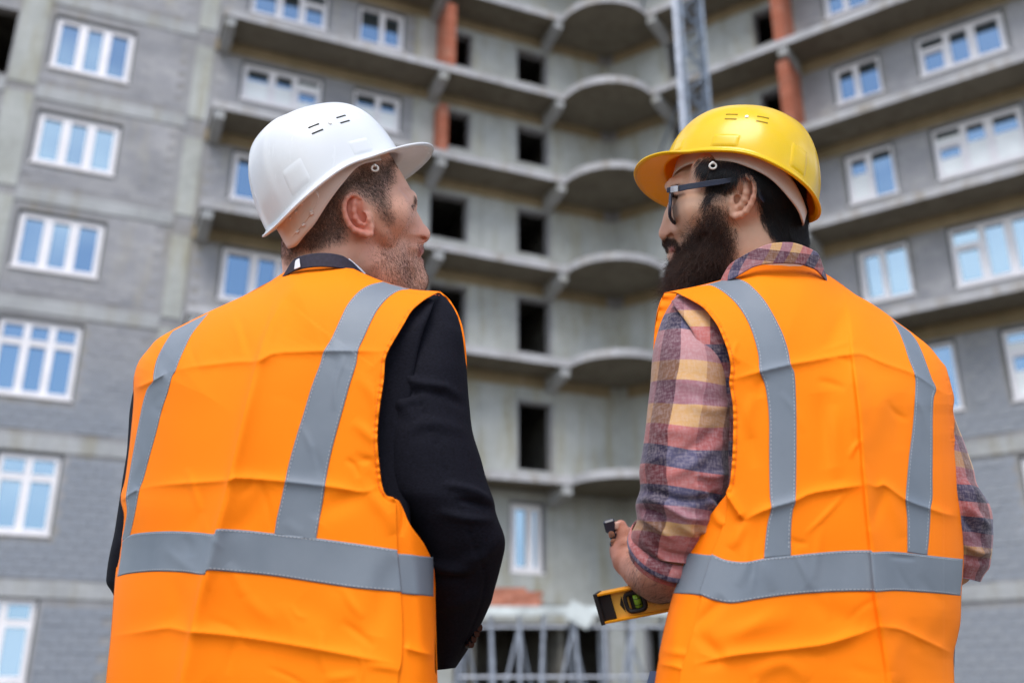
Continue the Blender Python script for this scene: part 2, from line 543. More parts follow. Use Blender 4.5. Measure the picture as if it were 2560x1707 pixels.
# cantilever beams under the slabs
for l in LV[1:]:
    for (w, s) in ((WL, .12), (WL, 4.0), (WR, .12), (WR, 4.25), (WL, 10.3)):
        if l < 9 and s > 3: continue
        z1 = l - ST - .002
        a, b = s - .14, s + .14
        o1 = WO - .062
        mb = MB()
        p = [w.pt(a, .04, z1 - .26), w.pt(b, .04, z1 - .26), w.pt(b, o1, z1 - .46), w.pt(a, o1, z1 - .46),
             w.pt(a, .04, z1), w.pt(b, .04, z1), w.pt(b, o1, z1), w.pt(a, o1, z1)]
        if w.flip: p = [p[i] for i in (3, 2, 1, 0, 7, 6, 5, 4)]
        mb.hexa(p); mb.build('cantilever_beam', M['band'], building)

# brick party walls across the balconies
def brick_wall(w, s0, s1, o0, o1, z0, z1):
    mb = MB(); tint = []; row = 0; z = z0
    w.box(mb, s0 + .012, s1 - .012, o0 + .012, o1, z0, z1); tint += [.5]*8
    while z < z1 - .06:
        o = o0 - (.125 if row % 2 else 0)
        while o < o1:
            a, b = max(o, o0) + .004, min(o + .245, o1)
            if b - a > .04:
                e = .004*random.random()
                k = len(mb.v); w.box(mb, s0 - e, s1 + e, a, b, z + .006, z + .072); tint += [random.random()]*(len(mb.v)-k)
            o += .25
        z += .0775; row += 1
    ob = mb.build('brick_wall', M['brick'], building, kind='stuff'); put_tint(ob, tint)
for l0, l1, cut in ((LV[5], LV[6], 0), (LV[6], LV[7], 0), (LV[4], LV[5], .55)):
    brick_wall(WL, 3.62, 3.92, .12 + cut, WO - .065, l0 + ST, l1 - ST - (.37 if cut else .04) - .35)
    brick_wall(WR, 4.02, 4.34, .10, WO - .065, l0 + ST, l1 - ST - .40)

# ---- windows
def bar(w, mb, s0, s1, z0, z1, o0=WO + .10, o1=WO + .18): w.box(mb, s0, s1, o0, o1, z0, z1)
def make_window(w, s0, s1, z0, z1, kind, cloud_paint):
    # dark foam gap round the frame
    gp = MB(); G = .05
    bar(w, gp, s0, s1, z0, z0 + G*.5, WO + .07, WO + .25); bar(w, gp, s0, s1, z1 - G, z1, WO + .07, WO + .25)
    bar(w, gp, s0, s0 + G, z0 + G*.5, z1 - G, WO + .07, WO + .25); bar(w, gp, s1 - G, s1, z0 + G*.5, z1 - G, WO + .07, WO + .25)
    a, b, c, d = s0 + G, s1 - G, z0 + G*.5, z1 - G
    mb = MB(); T = .085; cells = []
    bar(w, mb, a, b, c, c + T); bar(w, mb, a, b, d - T, d); bar(w, mb, a, a + T, c + T, d - T); bar(w, mb, b - T, b, c + T, d - T)
    def sash(p, q, r, t, e=.055):       # opening leaf stands proud of the frame
        o0, o1 = WO + .082, WO + .17
        bar(w, mb, p, q, r, r + e, o0, o1); bar(w, mb, p, q, t - e, t, o0, o1); bar(w, mb, p, p + e, r + e, t - e, o0, o1); bar(w, mb, q - e, q, r + e, t - e, o0, o1)
        cells.append((p + e, q - e, r + e, t - e))
    def mull(s, z_0=None, z_1=None): bar(w, mb, s - .05, s + .05, (c + T) if z_0 is None else z_0, (d - T) if z_1 is None else z_1)
    i0, i1, j0, j1 = a + T, b - T, c + T, d - T
    if kind in ('triple', 'transom'):
        cuts = [i0, i0 + (i1-i0)/3, i0 + (i1-i0)*2/3, i1]
    elif kind in ('double', 'transom2'):
        cuts = [i0, (i0+i1)/2, i1]
    elif kind == 'curtain':
        cuts = [i0, i0 + (i1-i0)*.36, i1]
    elif kind == 'door_near':
        wd = (i1-i0)*.32
        cuts = [i0, i1 - wd*2, i1 - wd, i1] if w is WL else [i0, i0 + wd, i0 + wd*2, i1]
        cuts = [i0, i0 + wd, i0 + 2*wd, i1]
    for m in cuts[1:-1]: mull(m)
    for k in range(len(cuts)-1):
        p = cuts[k] + (.05 if k else 0); q = cuts[k+1] - (.05 if k < len(cuts)-2 else 0)
        if kind in ('transom', 'transom2'):
            tz = j1 - (j1-j0)*.27
            bar(w, mb, p, q, tz - .045, tz + .045)
            sash(p, q, j0, tz - .045, .04); sash(p, q, tz + .045, j1, .03)
        elif kind == 'door_near' and k == 0:
            tz = j1 - (j1-j0)*.30
            bar(w, mb, p, q, tz - .06, tz + .06)
            sash(p, q, j0, tz - .06); cells.append((p, q, tz + .06, j1))
        elif kind == 'double' and k == 1:
            cells.append((p, q, j0, j1))
        else:
            sash(p, q, j0, j1)
    # sill strip
    w.box(mb, s0 + .02, s1 - .02, WO - .05, WO + .099, z0 - .03, z0 + .015)
    win = mb.build('window', M['frame'], building)
    gp.build('foam_gap', M['gap'], win)
    for k, (p, q, r, t) in enumerate(cells):
        tilt = .010*(random.random()-.5); tz = .010*(random.random()-.5)
        pm = MB(); o = WO + .155
        pts = [w.pt(p, o - tilt, r), w.pt(q, o + tilt, r), w.pt(q, o + .006, r), w.pt(p, o + .006, r),
               w.pt(p, o - tilt + tz, t), w.pt(q, o + tilt + tz, t), w.pt(q, o + .006, t), w.pt(p, o + .006, t)]
        pts[2] = w.pt(q, o + .02, r); pts[3] = w.pt(p, o + .02, r); pts[6] = w.pt(q, o + .02, t); pts[7] = w.pt(p, o + .02, t)
        if w.flip: pts = [pts[i] for i in (3, 2, 1, 0, 7, 6, 5, 4)]
        pm.hexa(pts)
        has_cloud_paint = (cloud_paint == 1) or (cloud_paint == 2 and k == 0)
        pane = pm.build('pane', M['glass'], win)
        if has_cloud_paint:      # bright cloud reflection, painted as a white sheet over the lower glass
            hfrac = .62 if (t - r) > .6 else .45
            fm = MB(); w.box(fm, p + .004, q - .004, o - .022, o - .012, r + .004, r + (t-r)*hfrac); fm.build('painted_cloud_reflection', M['cloud_paint'], win)
    return win
for a in wins: make_window(*a)

# ---- hoist mast climbing in front of the right wing
mast = empty('hoist_mast', (4.55, 21.0, 0))
tag(mast, 'grey steel lattice mast of a site hoist rising before the right wing', 'hoist mast')
mx, my, mw = 4.55, 21.0, .27
mb = MB()
for sx in (-1, 1):
    for sy in (-1, 1):
        o = MB(); o.box((mx + sx*mw, my + sy*mw, 13.2), (.07, .07, 26.4)); o.build('mast_leg', M['mast'], mast)
k = 0; z = .3
while z < 26:
    for (ax, ay, bx, by) in ((-1, -1, 1, -1), (1, -1, 1, 1), (1, 1, -1, 1), (-1, 1, -1, -1)):
        s0 = 1 if k % 2 else 0
        A = (mx + ax*mw, my + ay*mw, z + (.6 if s0 else 0)); B = (mx + bx*mw, my + by*mw, z + (0 if s0 else .6))
        mb.tube(A, B, .022, 6)
        mb.tube((mx + ax*mw, my + ay*mw, z), (mx + bx*mw, my + by*mw, z), .022, 6)
    z += .62; k += 1
mb.build('lattice', M['mast'], mast)
mb = MB(); mb.box((mx - .42, my - .30, 13.2), (.12, .05, 26.3)); mb.build('gear_rack', M['steel'], mast)
for z in (9.6, 15.6, 21.6):
    mb = MB(); mb.tube((mx - .25, my + .28, z), (mx - .5, my + 4.5, z), .035, 6); mb.tube((mx + .25, my + .28, z), (mx + .4, my + 3.6, z), .035, 6); mb.build('wall_tie', M['mast'], mast)

# ---- low scaffold with a deck in front of the corner
sc_ = empty('scaffold', (1.0, 20.0, 0))
tag(sc_, 'low steel tube scaffold with a pale boarded deck before the building corner', 'scaffold')
DZ = 2.86
for i, y in enumerate(np.arange(19.7, 20.75, .21)):
    mb = MB(); mb.box((1.1 + .12*((i % 3)-1), y, DZ + .01*(i % 2)), (4.5, .2, .05)); mb.build('deck_board', M['deck'], sc_)
mb = MB(); mb.box((1.1, 19.56, DZ - .07), (4.6, .05, .16)); mb.build('edge_board', M['deck'], sc_)
xs = [-.95, -.42, .15, .62, 1.18, 1.75, 2.3, 3.0]
for i, x in enumerate(xs):
    for y in (19.62, 20.7):
        mb = MB(); lean = .16*((i*5) % 3 - 1) if y < 20 else 0
        mb.tube((x + lean, y, 0), (x, y, DZ - .05), .035, 8); mb.build('standard', M['steel'], sc_)
for i in range(len(xs)-1):
    mb = MB(); mb.tube((xs[i], 19.68, .25), (xs[i+1], 19.68, DZ - .3), .026, 8) if i % 2 else mb.tube((xs[i+1], 20.62, .25), (xs[i], 20.62, DZ - .3), .026, 8)
    mb.build('brace', M['steel'], sc_)
for z in (.5, 1.6, 2.5):
    mb = MB(); mb.tube((-1.05, 19.66, z), (3.1, 19.66, z), .026, 8); mb.build('ledger', M['steel'], sc_)
mb = MB(); mb.quad((.95, 19.5, DZ - .12), (1.55, 19.48, DZ + .0), (1.55, 19.5, DZ - .32), (1.35, 19.5, DZ - .42)); 
mb2 = MB(); mb2.box((1.28, 19.50, DZ - .14), (.5, .02, .36), Matrix.Rotation(.5, 4, 'Y').to_3x3()); mb2.build('loose_sheet', M['deck'], sc_)

# stack of bricks on the deck
bs = empty('brick_stack', (.1, 20.1, DZ + .03))
tag(bs, 'small stack of red bricks left on the pale scaffold deck', 'brick stack')
bmesh_ = {}
for t_ in range(4):
    mb = MB(); mb.box((0, 0, 0), (.245, .118, .068)); o = mb.build('brick', M['brick']); put_tint(o, [t_/3]*8); bmesh_[t_] = o.data; bpy.data.objects.remove(o)
for r in range(5):
    for c in range(4 if r < 4 else 3):
        for dpt in range(2):
            o = bpy.data.objects.new('brick', bmesh_[(r*3 + c*5 + dpt) % 4]); COL.objects.link(o)
            o.location = (-.36 + c*.255 + (.06 if r % 2 else 0) + .01*random.random(), 19.86 + dpt*.13, DZ + .07 + r*.0715)
            o.rotation_euler = (0, 0, .05*(random.random()-.5)); set_parent(o, bs)
# pallets of material under the scaffold
for (x, y, sx, sy, sz, lab) in ((2.35, 22.6, 1.0, .8, 1.15, 'stack of red bricks standing under the scaffold beside the dark opening'),):
    bs2 = empty('brick_pallet', (x, y, 0)); tag(bs2, lab, 'brick stack')
    for r in range(int(sz/.0725)):
        for c in range(int(sx/.255)):
            o = bpy.data.objects.new('brick', bmesh_[(r*3 + c*5) % 4]); COL.objects.link(o)
            o.location = (x - sx/2 + .13 + c*.255 + (.05 if r % 2 else 0), y, .16 + r*.0715); set_parent(o, bs2)
    mb = MB(); mb.box((x, y, .06), (sx + .2, .5, .12)); mb.build('pallet', M['deck'], bs2)
# ================================================================ shaping tools for the two men
FPX = 35/36*2560
def axis_depth(py, Y):
    """distance along the lens axis of the point at picture height py that lies Y metres ahead over the ground"""
    t = (853.5 - np.asarray(py, float))/FPX
    return np.asarray(Y, float)/(math.cos(PITCH) - t*math.sin(PITCH))
def to_world(px, py, D):
    px = np.asarray(px, float); py = np.asarray(py, float); D = np.asarray(D, float)
    a = (px - 1280)/FPX*D; b = (853.5 - py)/FPX*D
    return np.stack([a, D*math.cos(PITCH) - b*math.sin(PITCH), D*math.sin(PITCH) + b*math.cos(PITCH) + CAM_H], -1)
def ahead(px, py, Y):
    return to_world(px, py, axis_depth(py, Y))
def crop(pts, ox, oy, k):
    return [(ox + x/k, oy + y/k) for x, y in pts]

def arc_resample(pts, n, smooth=True):
    p = np.array(pts, float)
    if smooth and len(p) > 2:
        q = []
        P = np.vstack([2*p[0]-p[1], p, 2*p[-1]-p[-2]])
        for i in range(1, len(P)-2):
            for t in np.linspace(0, 1, 8, endpoint=False):
                a, b, c, d = P[i-1], P[i], P[i+1], P[i+2]
                q.append(.5*((2*b) + (-a+c)*t + (2*a-5*b+4*c-d)*t*t + (-a+3*b-3*c+d)*t**3))
        q.append(P[-2]); p = np.array(q)
    L_ = np.concatenate([[0], np.cumsum(np.linalg.norm(np.diff(p, axis=0), axis=1))])
    s = np.linspace(0, L_[-1], n)
    return np.stack([np.interp(s, L_, p[:, k]) for k in range(p.shape[1])], -1)

def coons(bottom, top, left, right, nu, nv):
    """patch between four curves; bottom/top run left to right, left/right run bottom to top"""
    B, T = arc_resample(bottom, nu), arc_resample(top, nu)
    L_, R_ = arc_resample(left, nv), arc_resample(right, nv)
    u = np.linspace(0, 1, nu)[None, :, None]; v = np.linspace(0, 1, nv)[:, None, None]
    return ((1-v)*B[None] + v*T[None] + (1-u)*L_[:, None] + u*R_[:, None]
            - ((1-u)*(1-v)*B[0] + u*(1-v)*B[-1] + (1-u)*v*T[0] + u*v*T[-1]))

def seg_dist(p, line, closed=False):
    """distance of points p (N,2) to a polyline, with the side sign of the nearest segment"""
    line = np.array(line, float)
    if closed: line = np.vstack([line, line[:1]])
    best = np.full(len(p), 1e9); sg = np.zeros(len(p)); along = np.zeros(len(p))
    acc = 0.0
    for a, b in zip(line[:-1], line[1:]):
        ab = b - a; L2 = ab@ab
        if L2 == 0: continue
        t = np.clip(((p - a)@ab)/L2, 0, 1)
        d = p - (a + t[:, None]*ab); dd = np.sqrt((d*d).sum(1))
        m = dd < best
        best[m] = dd[m]; sg[m] = np.sign(ab[0]*d[m, 1] - ab[1]*d[m, 0]); along[m] = acc + t[m]*math.sqrt(L2)
        acc += math.sqrt(L2)
    return best, sg, along/max(acc, 1e-6)

def inside_poly(p, poly):
    poly = np.array(poly, float); r = np.zeros(len(p), bool); n = len(poly)
    for i in range(n):
        a, b = poly[i], poly[(i+1) % n]
        if a[1] == b[1]: continue
        c = ((a[1] > p[:, 1]) != (b[1] > p[:, 1])) & (p[:, 0] < (b[0]-a[0])*(p[:, 1]-a[1])/(b[1]-a[1]) + a[0])
        r ^= c
    return r

def poly_sd(p, poly):
    d, _, _ = seg_dist(p, poly, True)
    return np.where(inside_poly(p, poly), d, -d)      # positive inside

def soft_mask(p, poly, soft):
    return np.clip(poly_sd(p, poly)/soft*.5 + .5, 0, 1)

class Waves:
    """smooth random field over 2-D or 3-D points"""
    def __init__(self, seed, freq, n=28, dim=2, aniso=None):
        r = np.random.default_rng(seed)
        k = r.normal(size=(n, dim)); k /= np.linalg.norm(k, axis=1)[:, None]
        k *= freq*r.uniform(.5, 1.6, (n, 1))
        if aniso is not None: k *= np.array(aniso)
        self.k = k; self.p = r.uniform(0, 6.283, n); self.a = r.uniform(.4, 1, n); self.a /= np.sqrt((self.a**2).sum()/2)
    def __call__(self, x):
        o = np.zeros(len(x))
        for k, p, a in zip(self.k, self.p, self.a): o += a*np.sin(x@k + p)
        return o*.7

def folds(p, lines):
    """cloth relief in metres towards the viewer; line: (points, height, width px, kind[, fade])
       kind 'v' sharp ridge, 'r' round ridge, 's' step (one side stands higher)"""
    o = np.zeros(len(p))
    for ln in lines:
        pts, a, w, kind = ln[:4]
        pl = arc_resample(pts, max(8, len(pts)*5)) if len(pts) > 2 else np.array(pts, float)
        lo, hi = pl.min(0) - 5*w, pl.max(0) + 5*w
        m = (p[:, 0] > lo[0]) & (p[:, 0] < hi[0]) & (p[:, 1] > lo[1]) & (p[:, 1] < hi[1])
        if not m.any(): continue
        d, s, t = seg_dist(p[m], pl)
        fade = np.clip(np.minimum(t, 1-t)*5 + .12, 0, 1)
        if kind == 'v': h = 1.35*np.exp(-d/w)
        elif kind == 'r': h = np.exp(-(d/w)**2)
        else: h = .5*(1 - np.tanh(s*d/(w*.25)))*np.exp(-d/(w*3.0))
        if kind == 'r': fade = np.sin(np.pi*np.clip(t, 0, 1))**.8
        o[m] += a*h*fade
    return o

def grid_faces(nv, nu, closed_u=False):
    i = np.arange(nv-1)[:, None]; j = np.arange(nu if closed_u else nu-1)[None, :]
    a = i*nu + j; b = i*nu + (j+1) % nu; c = (i+1)*nu + (j+1) % nu; d = (i+1)*nu + j
    return np.stack([a+0*b, b, c, d], -1).reshape(-1, 4)

def sheet(name, grid, Y, mat, parent, solid=.0012, attrs=None):
    nv, nu = grid.shape[:2]
    v = ahead(grid[..., 0].ravel(), grid[..., 1].ravel(), np.asarray(Y).ravel())
    o = mesh_obj(name, v, grid_faces(nv, nu), mat, parent, smooth=True)
    if solid:
        m = o.modifiers.new('thickness', 'SOLIDIFY'); m.thickness = solid; m.offset = 0
    put_attrs(o, attrs)
    return o
def put_attrs(o, attrs):
    for k, val in (attrs or {}).items():
        a = o.data.attributes.new(k, 'FLOAT', 'POINT'); a.data.foreach_set('value', np.asarray(val, dtype=np.float32).ravel())

def tube_rows(edges, Yc, half, n_ring=72, n_len=160, cap=True):
    """a limb: edges = list of ((xa,ya),(xb,yb)) rows down its length, Yc / half = distance and half-thickness per row.
       returns px (len,ring,2), Y (len,ring), ring angle, length parameter"""
    A = arc_resample([e[0] for e in edges], n_len); B = arc_resample([e[1] for e in edges], n_len)
    s = np.linspace(0, 1, n_len); k = np.linspace(0, 1, len(Yc))
    Y0 = np.interp(s, k, Yc); H = np.interp(s, k, half)
    kern = np.hanning(15); kern /= kern.sum()
    pad = lambda x: np.convolve(np.pad(x, 7, mode='edge'), kern, 'valid')
    Y0, H = pad(Y0), pad(H)
    th = np.linspace(0, 2*np.pi, n_ring, endpoint=False)
    C = (A + B)/2; W = (B - A)/2
    px = C[:, None] + W[:, None]*np.cos(th)[None, :, None]
    Y = Y0[:, None] - H[:, None]*np.sin(th)[None, :]
    return px, Y, th, s

def tube_obj(name, px, Y, mat, parent, attrs=None, relief=None, smooth=True):
    nv, nu = px.shape[:2]
    P3 = ahead(px[..., 0].ravel(), px[..., 1].ravel(), Y.ravel()).reshape(nv, nu, 3)
    if relief is not None:
        cu = np.roll(P3, -1, 1) - np.roll(P3, 1, 1); cv = np.gradient(P3, axis=0)
        n = np.cross(cu, cv); n /= np.linalg.norm(n, axis=2, keepdims=True) + 1e-12
        out = P3 - P3.mean(1, keepdims=True)
        if (n*out).sum() < 0: n = -n
        P3 = P3 + n*relief.reshape(nv, nu, 1)
    f = grid_faces(nv, nu, True).tolist()
    f.append(tuple(range(nu))); f.append(tuple(reversed([(nv-1)*nu + j for j in range(nu)])))
    o = mesh_obj(name, P3.reshape(-1, 3), f, mat, parent, smooth=smooth)
    put_attrs(o, attrs)
    return o

# ---------------------------------------------------------------- implicit solids (for heads and hands)
import openvdb
class Solid:
    """signed field on a box in head space: x right, y up (both picture-parallel), w away; metres"""
    def __init__(self, cx, cy, D, x0, x1, y0, y1, w0, w1, h):
        self.cx, self.cy, self.D, self.m, self.h = cx, cy, D, D/FPX, h
        self.o = np.array([x0, y0, w0])
        self.n = [int((x1-x0)/h)+1, int((y1-y0)/h)+1, int((w1-w0)/h)+1]
        self.x = x0 + h*np.arange(self.n[0]); self.y = y0 + h*np.arange(self.n[1]); self.w = w0 + h*np.arange(self.n[2])
        self.f = np.full(self.n, 1.0, np.float32)
    def uv(self, px, py):
        return (px - self.cx)*self.m, -(py - self.cy)*self.m
    def pts(self, l):          # [(px,py,w)] -> metres
        return [np.array([*self.uv(a[0], a[1]), a[2]]) for a in l]
    def smin(self, g, k, sl=None):
        a = self.f if sl is None else self.f[sl]
        if k <= 0: r = np.minimum(a, g)
        else:
            h = np.clip(.5 + .5*(g - a)/k, 0, 1)
            r = g + (a - g)*h - k*h*(1-h)
            r = r.astype(np.float32)
        if sl is None: self.f = r
        else: self.f[sl] = r
    def smax_neg(self, g, k, sl):      # carve g away
        a = self.f[sl]; g = -g
        h = np.clip(.5 - .5*(g - a)/k, 0, 1)
        self.f[sl] = (g + (a - g)*h + k*h*(1-h)).astype(np.float32)
    def inflate(self, poly_px, ctrl, k=.01, power=1.6):
        """solid bounded by the outline, half-thickness and mid-depth blended from control points (px,py,W,mid)"""
        X, Y_ = np.meshgrid(self.x, self.y, indexing='ij')
        P = np.stack([self.cx + X.ravel()/self.m, self.cy - Y_.ravel()/self.m], -1)
        d = poly_sd(P, arc_resample(list(poly_px) + [poly_px[0]], 220))*self.m
        c = np.array(ctrl, float)
        w_ = np.zeros(len(P)); W = np.zeros(len(P)); Mi = np.zeros(len(P))
        for (a, b, t, mi) in c:
            q = 1/(((P[:, 0]-a)**2 + (P[:, 1]-b)**2) + 300.0)**power
            w_ += q; W += q*t; Mi += q*mi
        W = (W/w_).reshape(X.shape)[:, :, None].astype(np.float32); Mi = (Mi/w_).reshape(X.shape)[:, :, None].astype(np.float32)
        d = d.reshape(X.shape)[:, :, None].astype(np.float32)
        z = (self.w[None, None, :] - Mi).astype(np.float32)
        g = np.sqrt(np.maximum(W - d, 0)**2 + z*z) - W
        self.smin(g, k)
    def _sub(self, lo, hi):
        sl = []
        for i, ax in enumerate((self.x, self.y, self.w)):
            a = max(0, int((lo[i]-ax[0])/self.h)); b = min(len(ax), int((hi[i]-ax[0])/self.h)+2)
            sl.append(slice(a, max(b, a+1)))
        return tuple(sl)
    def _capsule(self, a, b, ra, rb, squash=None, pad=.02):
        r = max(ra, rb) + pad
        sl = self._sub(np.minimum(a, b) - r, np.maximum(a, b) + r)
        gx, gy, gw = self.x[sl[0]][:, None, None], self.y[sl[1]][None, :, None], self.w[sl[2]][None, None, :]
        ab = b - a; L2 = float(ab@ab) + 1e-12
        t = np.clip(((gx-a[0])*ab[0] + (gy-a[1])*ab[1] + (gw-a[2])*ab[2])/L2, 0, 1)
        s = squash or (1, 1, 1)
        dx, dy, dw = (gx-a[0]-t*ab[0])*s[0], (gy-a[1]-t*ab[1])*s[1], (gw-a[2]-t*ab[2])*s[2]
        return sl, (np.sqrt(dx*dx + dy*dy + dw*dw) - (ra + (rb-ra)*t)).astype(np.float32)
    def limb(self, pts, radii, k=.006, squash=None):
        P = self.pts(pts)
        for i in range(len(P)-1):
            sl, g = self._capsule(P[i], P[i+1], radii[i], radii[i+1], squash)
            self.smin(g, k, sl)
    def ball(self, p, r, k=.006, squash=None, carve=False, q=None):
        a = self.pts([p])[0]; b = self.pts([q])[0] if q is not None else a + 1e-5
        sl, g = self._capsule(a, b, r, r, squash)
        if carve: self.smax_neg(g, k, sl)
        else: self.smin(g, k, sl)
    def soften(self, n):
        f = np.minimum(self.f, .03)
        for _ in range(n):
            for ax in range(3): f = (np.roll(f, 1, ax) + 2*f + np.roll(f, -1, ax))/4
        self.f = f.astype(np.float32)
    def mesh(self):
        self.f[0] = self.f[-1] = 1; self.f[:, 0] = self.f[:, -1] = 1; self.f[:, :, 0] = self.f[:, :, -1] = 1
        grid = openvdb.FloatGrid(1.0)
        grid.copyFromArray(np.ascontiguousarray(np.clip(self.f, -.02, .02)/self.h))
        p, t, q = grid.convertToPolygons(isovalue=0.0)
        p = self.o + p*self.h
        px = self.cx + p[:, 0]/self.m; py = self.cy - p[:, 1]/self.m
        return to_world(px, py, self.D + p[:, 2]), q, np.stack([px, py], -1), p[:, 2]
# ================================================================ materials of the men and their clothes
def skin_mat(name, base, dark, red, hair):
    t = NT(name)
    c = t.ramp(t.noise(18, 5, .6), [(.3, dark), (.7, base)])
    c = t.mix(t.math('MULTIPLY', t.attr('red').outputs['Fac'], .75), c, red)
    # stubble and close-cropped hair seen through to the scalp
    st = t.attr('hair').outputs['Fac']
    grain = t.ramp(t.noise(520, 3, .7), [(.35, (.45, .45, .45, 1)), (.62, (1, 1, 1, 1))])
    f = t.math('MULTIPLY', st, grain)
    c = t.mix(f, c, hair)
    c = t.mix(t.attr('lip').outputs['Fac'], c, (.46, .17, .15, 1))
    c = t.mix(t.attr('brow').outputs['Fac'], c, hair)
    t.set(color=c, rough=.52, spec=.4, sss=.12)
    t.b.inputs['Subsurface Radius'].default_value = (.9, .35, .2)
    t.b.inputs['Subsurface Scale'].default_value = .006
    n1 = t.noise(900, 3, .6); n2 = t.noise(180, 4, .6)
    t.bump(t.math('ADD', n1, t.math('MULTIPLY', n2, 1.5)), .22, .0008)
    return t.m
M['skin_a'] = skin_mat('fair_skin', (.78, .46, .335, 1), (.72, .385, .27, 1), (.66, .20, .14, 1), (.075, .048, .038, 1))
M['skin_b'] = skin_mat('olive_skin', (.68, .42, .29, 1), (.61, .35, .235, 1), (.50, .17, .12, 1), (.022, .014, .012, 1))

def hair_mat(name, c0, c1, rough=.45):
    t = NT(name)
    i = t.n('ShaderNodeHairInfo')
    t.set(color=t.ramp(i.outputs['Random'], [(0, c0), (1, c1)]), rough=rough, spec=.4)
    return t.m
M['hair_a'] = hair_mat('brown_hair', (.05, .035, .028, 1), (.17, .115, .09, 1))
M['stub_a'] = hair_mat('reddish_stubble', (.07, .03, .018, 1), (.22, .10, .055, 1))
M['hair_b'] = hair_mat('black_hair', (.006, .006, .009, 1), (.018, .016, .018, 1), .38)
M['beard_b'] = hair_mat('dark_brown_beard', (.008, .0045, .004, 1), (.075, .029, .015, 1), .5)

def vest_mat():
    t = NT('orange_polyester')
    w = t.n('ShaderNodeTexWave', {'Vector': t.co.outputs['Object'], 'Scale': 420.0, 'Distortion': .6}, wave_type='BANDS', bands_direction='Z').outputs['Fac']
    c = t.ramp(t.noise(3, 4, .5), [(.3, (1.0, .205, .002, 1)), (.7, (1.0, .240, .003, 1))])
    t.set(color=c, rough=.7, spec=.14)
    t.bump(t.math('ADD', w, t.noise(60, 5, .6)), .10, .0006)
    return t.m
M['vest'] = vest_mat()
def tape_mat():
    t = NT('reflective_tape')
    c = t.ramp(t.noise(7, 5, .6), [(.3, (.140, .168, .205, 1)), (.7, (.185, .213, .25, 1))])
    t.set(color=c, rough=.55, spec=.4)
    t.bump(t.noise(700, 2), .12, .0004)
    return t.m
M['tape'] = tape_mat()
M['thread'] = plain('white_thread', (.45, .46, .48, 1), .7)
M['othread'] = plain('orange_thread', (.75, .12, .01, 1), .7)
def wool():
    t = NT('navy_suit_cloth')
    n = t.noise(260, 4, .7, stretch=(1, 1, 2.2))
    c = t.ramp(n, [(.3, (.0030, .0030, .0055, 1)), (.75, (.011, .011, .019, 1))])
    t.set(color=c, rough=.85, spec=.12)
    t.bump(n, .3, .0006)
    return t.m
M['suit'] = wool()
M['collar'] = plain('navy_collar_cloth', (.022, .018, .034, 1), .8, noise=.25, nscale=200)
M['white_cloth'] = plain('white_cotton', (.78, .78, .84, 1), .8)
M['trousers'] = plain('dark_trouser_cloth', (.03, .03, .04, 1), .85, noise=.2)
M['denim'] = plain('blue_denim', (.04, .06, .12, 1), .85, noise=.3)
M['boot'] = plain('black_leather', (.015, .013, .012, 1), .4)
M['button'] = plain('black_button', (.01, .01, .012, 1), .25)

def plaid():
    t = NT('plaid_cotton')
    v = t.attr('along').outputs['Fac']; u = t.attr('round').outputs['Fac']
    def band(fac, stops):
        n = t.n('ShaderNodeValToRGB', {'Fac': fac}); n.color_ramp.interpolation = 'CONSTANT'
        e = n.color_ramp.elements
        while len(e) < len(stops): e.new(.5)
        for i, (p, c) in enumerate(stops): e[i].position = p; e[i].color = c
        return n.outputs['Color']
    coral = (.47, .15, .135, 1); navy = (.085, .080, .14, 1); mauve = (.33, .15, .17, 1); tan = (.58, .34, .14, 1); plum = (.20, .07, .10, 1); pink = (.44, .22, .22, 1)
    vv = t.math('FRACT', v)
    warp = band(vv, [(0, coral), (.115, navy), (.19, pink), (.33, tan), (.41, mauve), (.49, tan), (.57, coral), (.655, navy), (.74, coral), (.815, navy), (.89, mauve), (.95, tan)])
    uu = t.math('FRACT', u)
    k = band(uu, [(0, (.92, .90, .93, 1)), (.34, (.28, .22, .30, 1)), (.66, (.62, .54, .60, 1))])
    c = t.mix(1.0, warp, k, 'MULTIPLY')
    # crossing threads
    th = t.noise(380, 3, .6, stretch=(1, 1, .25)); th2 = t.noise(380, 3, .6, stretch=(.25, .25, 1))
    c = t.mix(t.math('MULTIPLY', t.ramp(t.math('ADD', t.math('MULTIPLY', th, .5), t.math('MULTIPLY', th2, .5)), [(.45, (0, 0, 0, 1)), (.62, (1, 1, 1, 1))]), .22), c, (.60, .50, .52, 1))
    t.set(color=c, rough=.85, spec=.18, sheen=.15)
    t.bump(t.math('ADD', th, th2), .3, .0006)
    return t.m
M['plaid'] = plaid()

def gloss_plastic(name, col, rough=.16, glow=None, amt=.2):
    t = NT(name)
    sm = t.noise(9, 6, .65); sc = t.noise(60, 4, .7, stretch=(1, 1, .12))
    cc = t.mix(t.ramp(sm, [(.5, (0, 0, 0, 1)), (.85, (.22, .22, .22, 1))]), col, (.45, .40, .34, 1))
    t.set(color=cc, rough=t.math('ADD', rough - .03, t.math('MULTIPLY', sc, .10)), spec=.5)
    t.bump(t.noise(900, 2), .015, .0004)
    tr = t.n('ShaderNodeBsdfTranslucent', {'Color': glow}); mx = t.n('ShaderNodeMixShader', {0: amt})
    out = [n for n in t.t.nodes if n.type == 'OUTPUT_MATERIAL'][0]
    t.t.links.new(t.b.outputs[0], mx.inputs[1]); t.t.links.new(tr.outputs[0], mx.inputs[2]); t.t.links.new(mx.outputs[0], out.inputs['Surface'])
    return t.m
M['helmet_w'] = gloss_plastic('white_plastic', (.80, .83, .86, 1), .24, (.95, .78, .70, 1), .14)
M['helmet_y'] = gloss_plastic('yellow_plastic', (.88, .62, .002, 1), .20, (1.0, .34, .0, 1), .24)
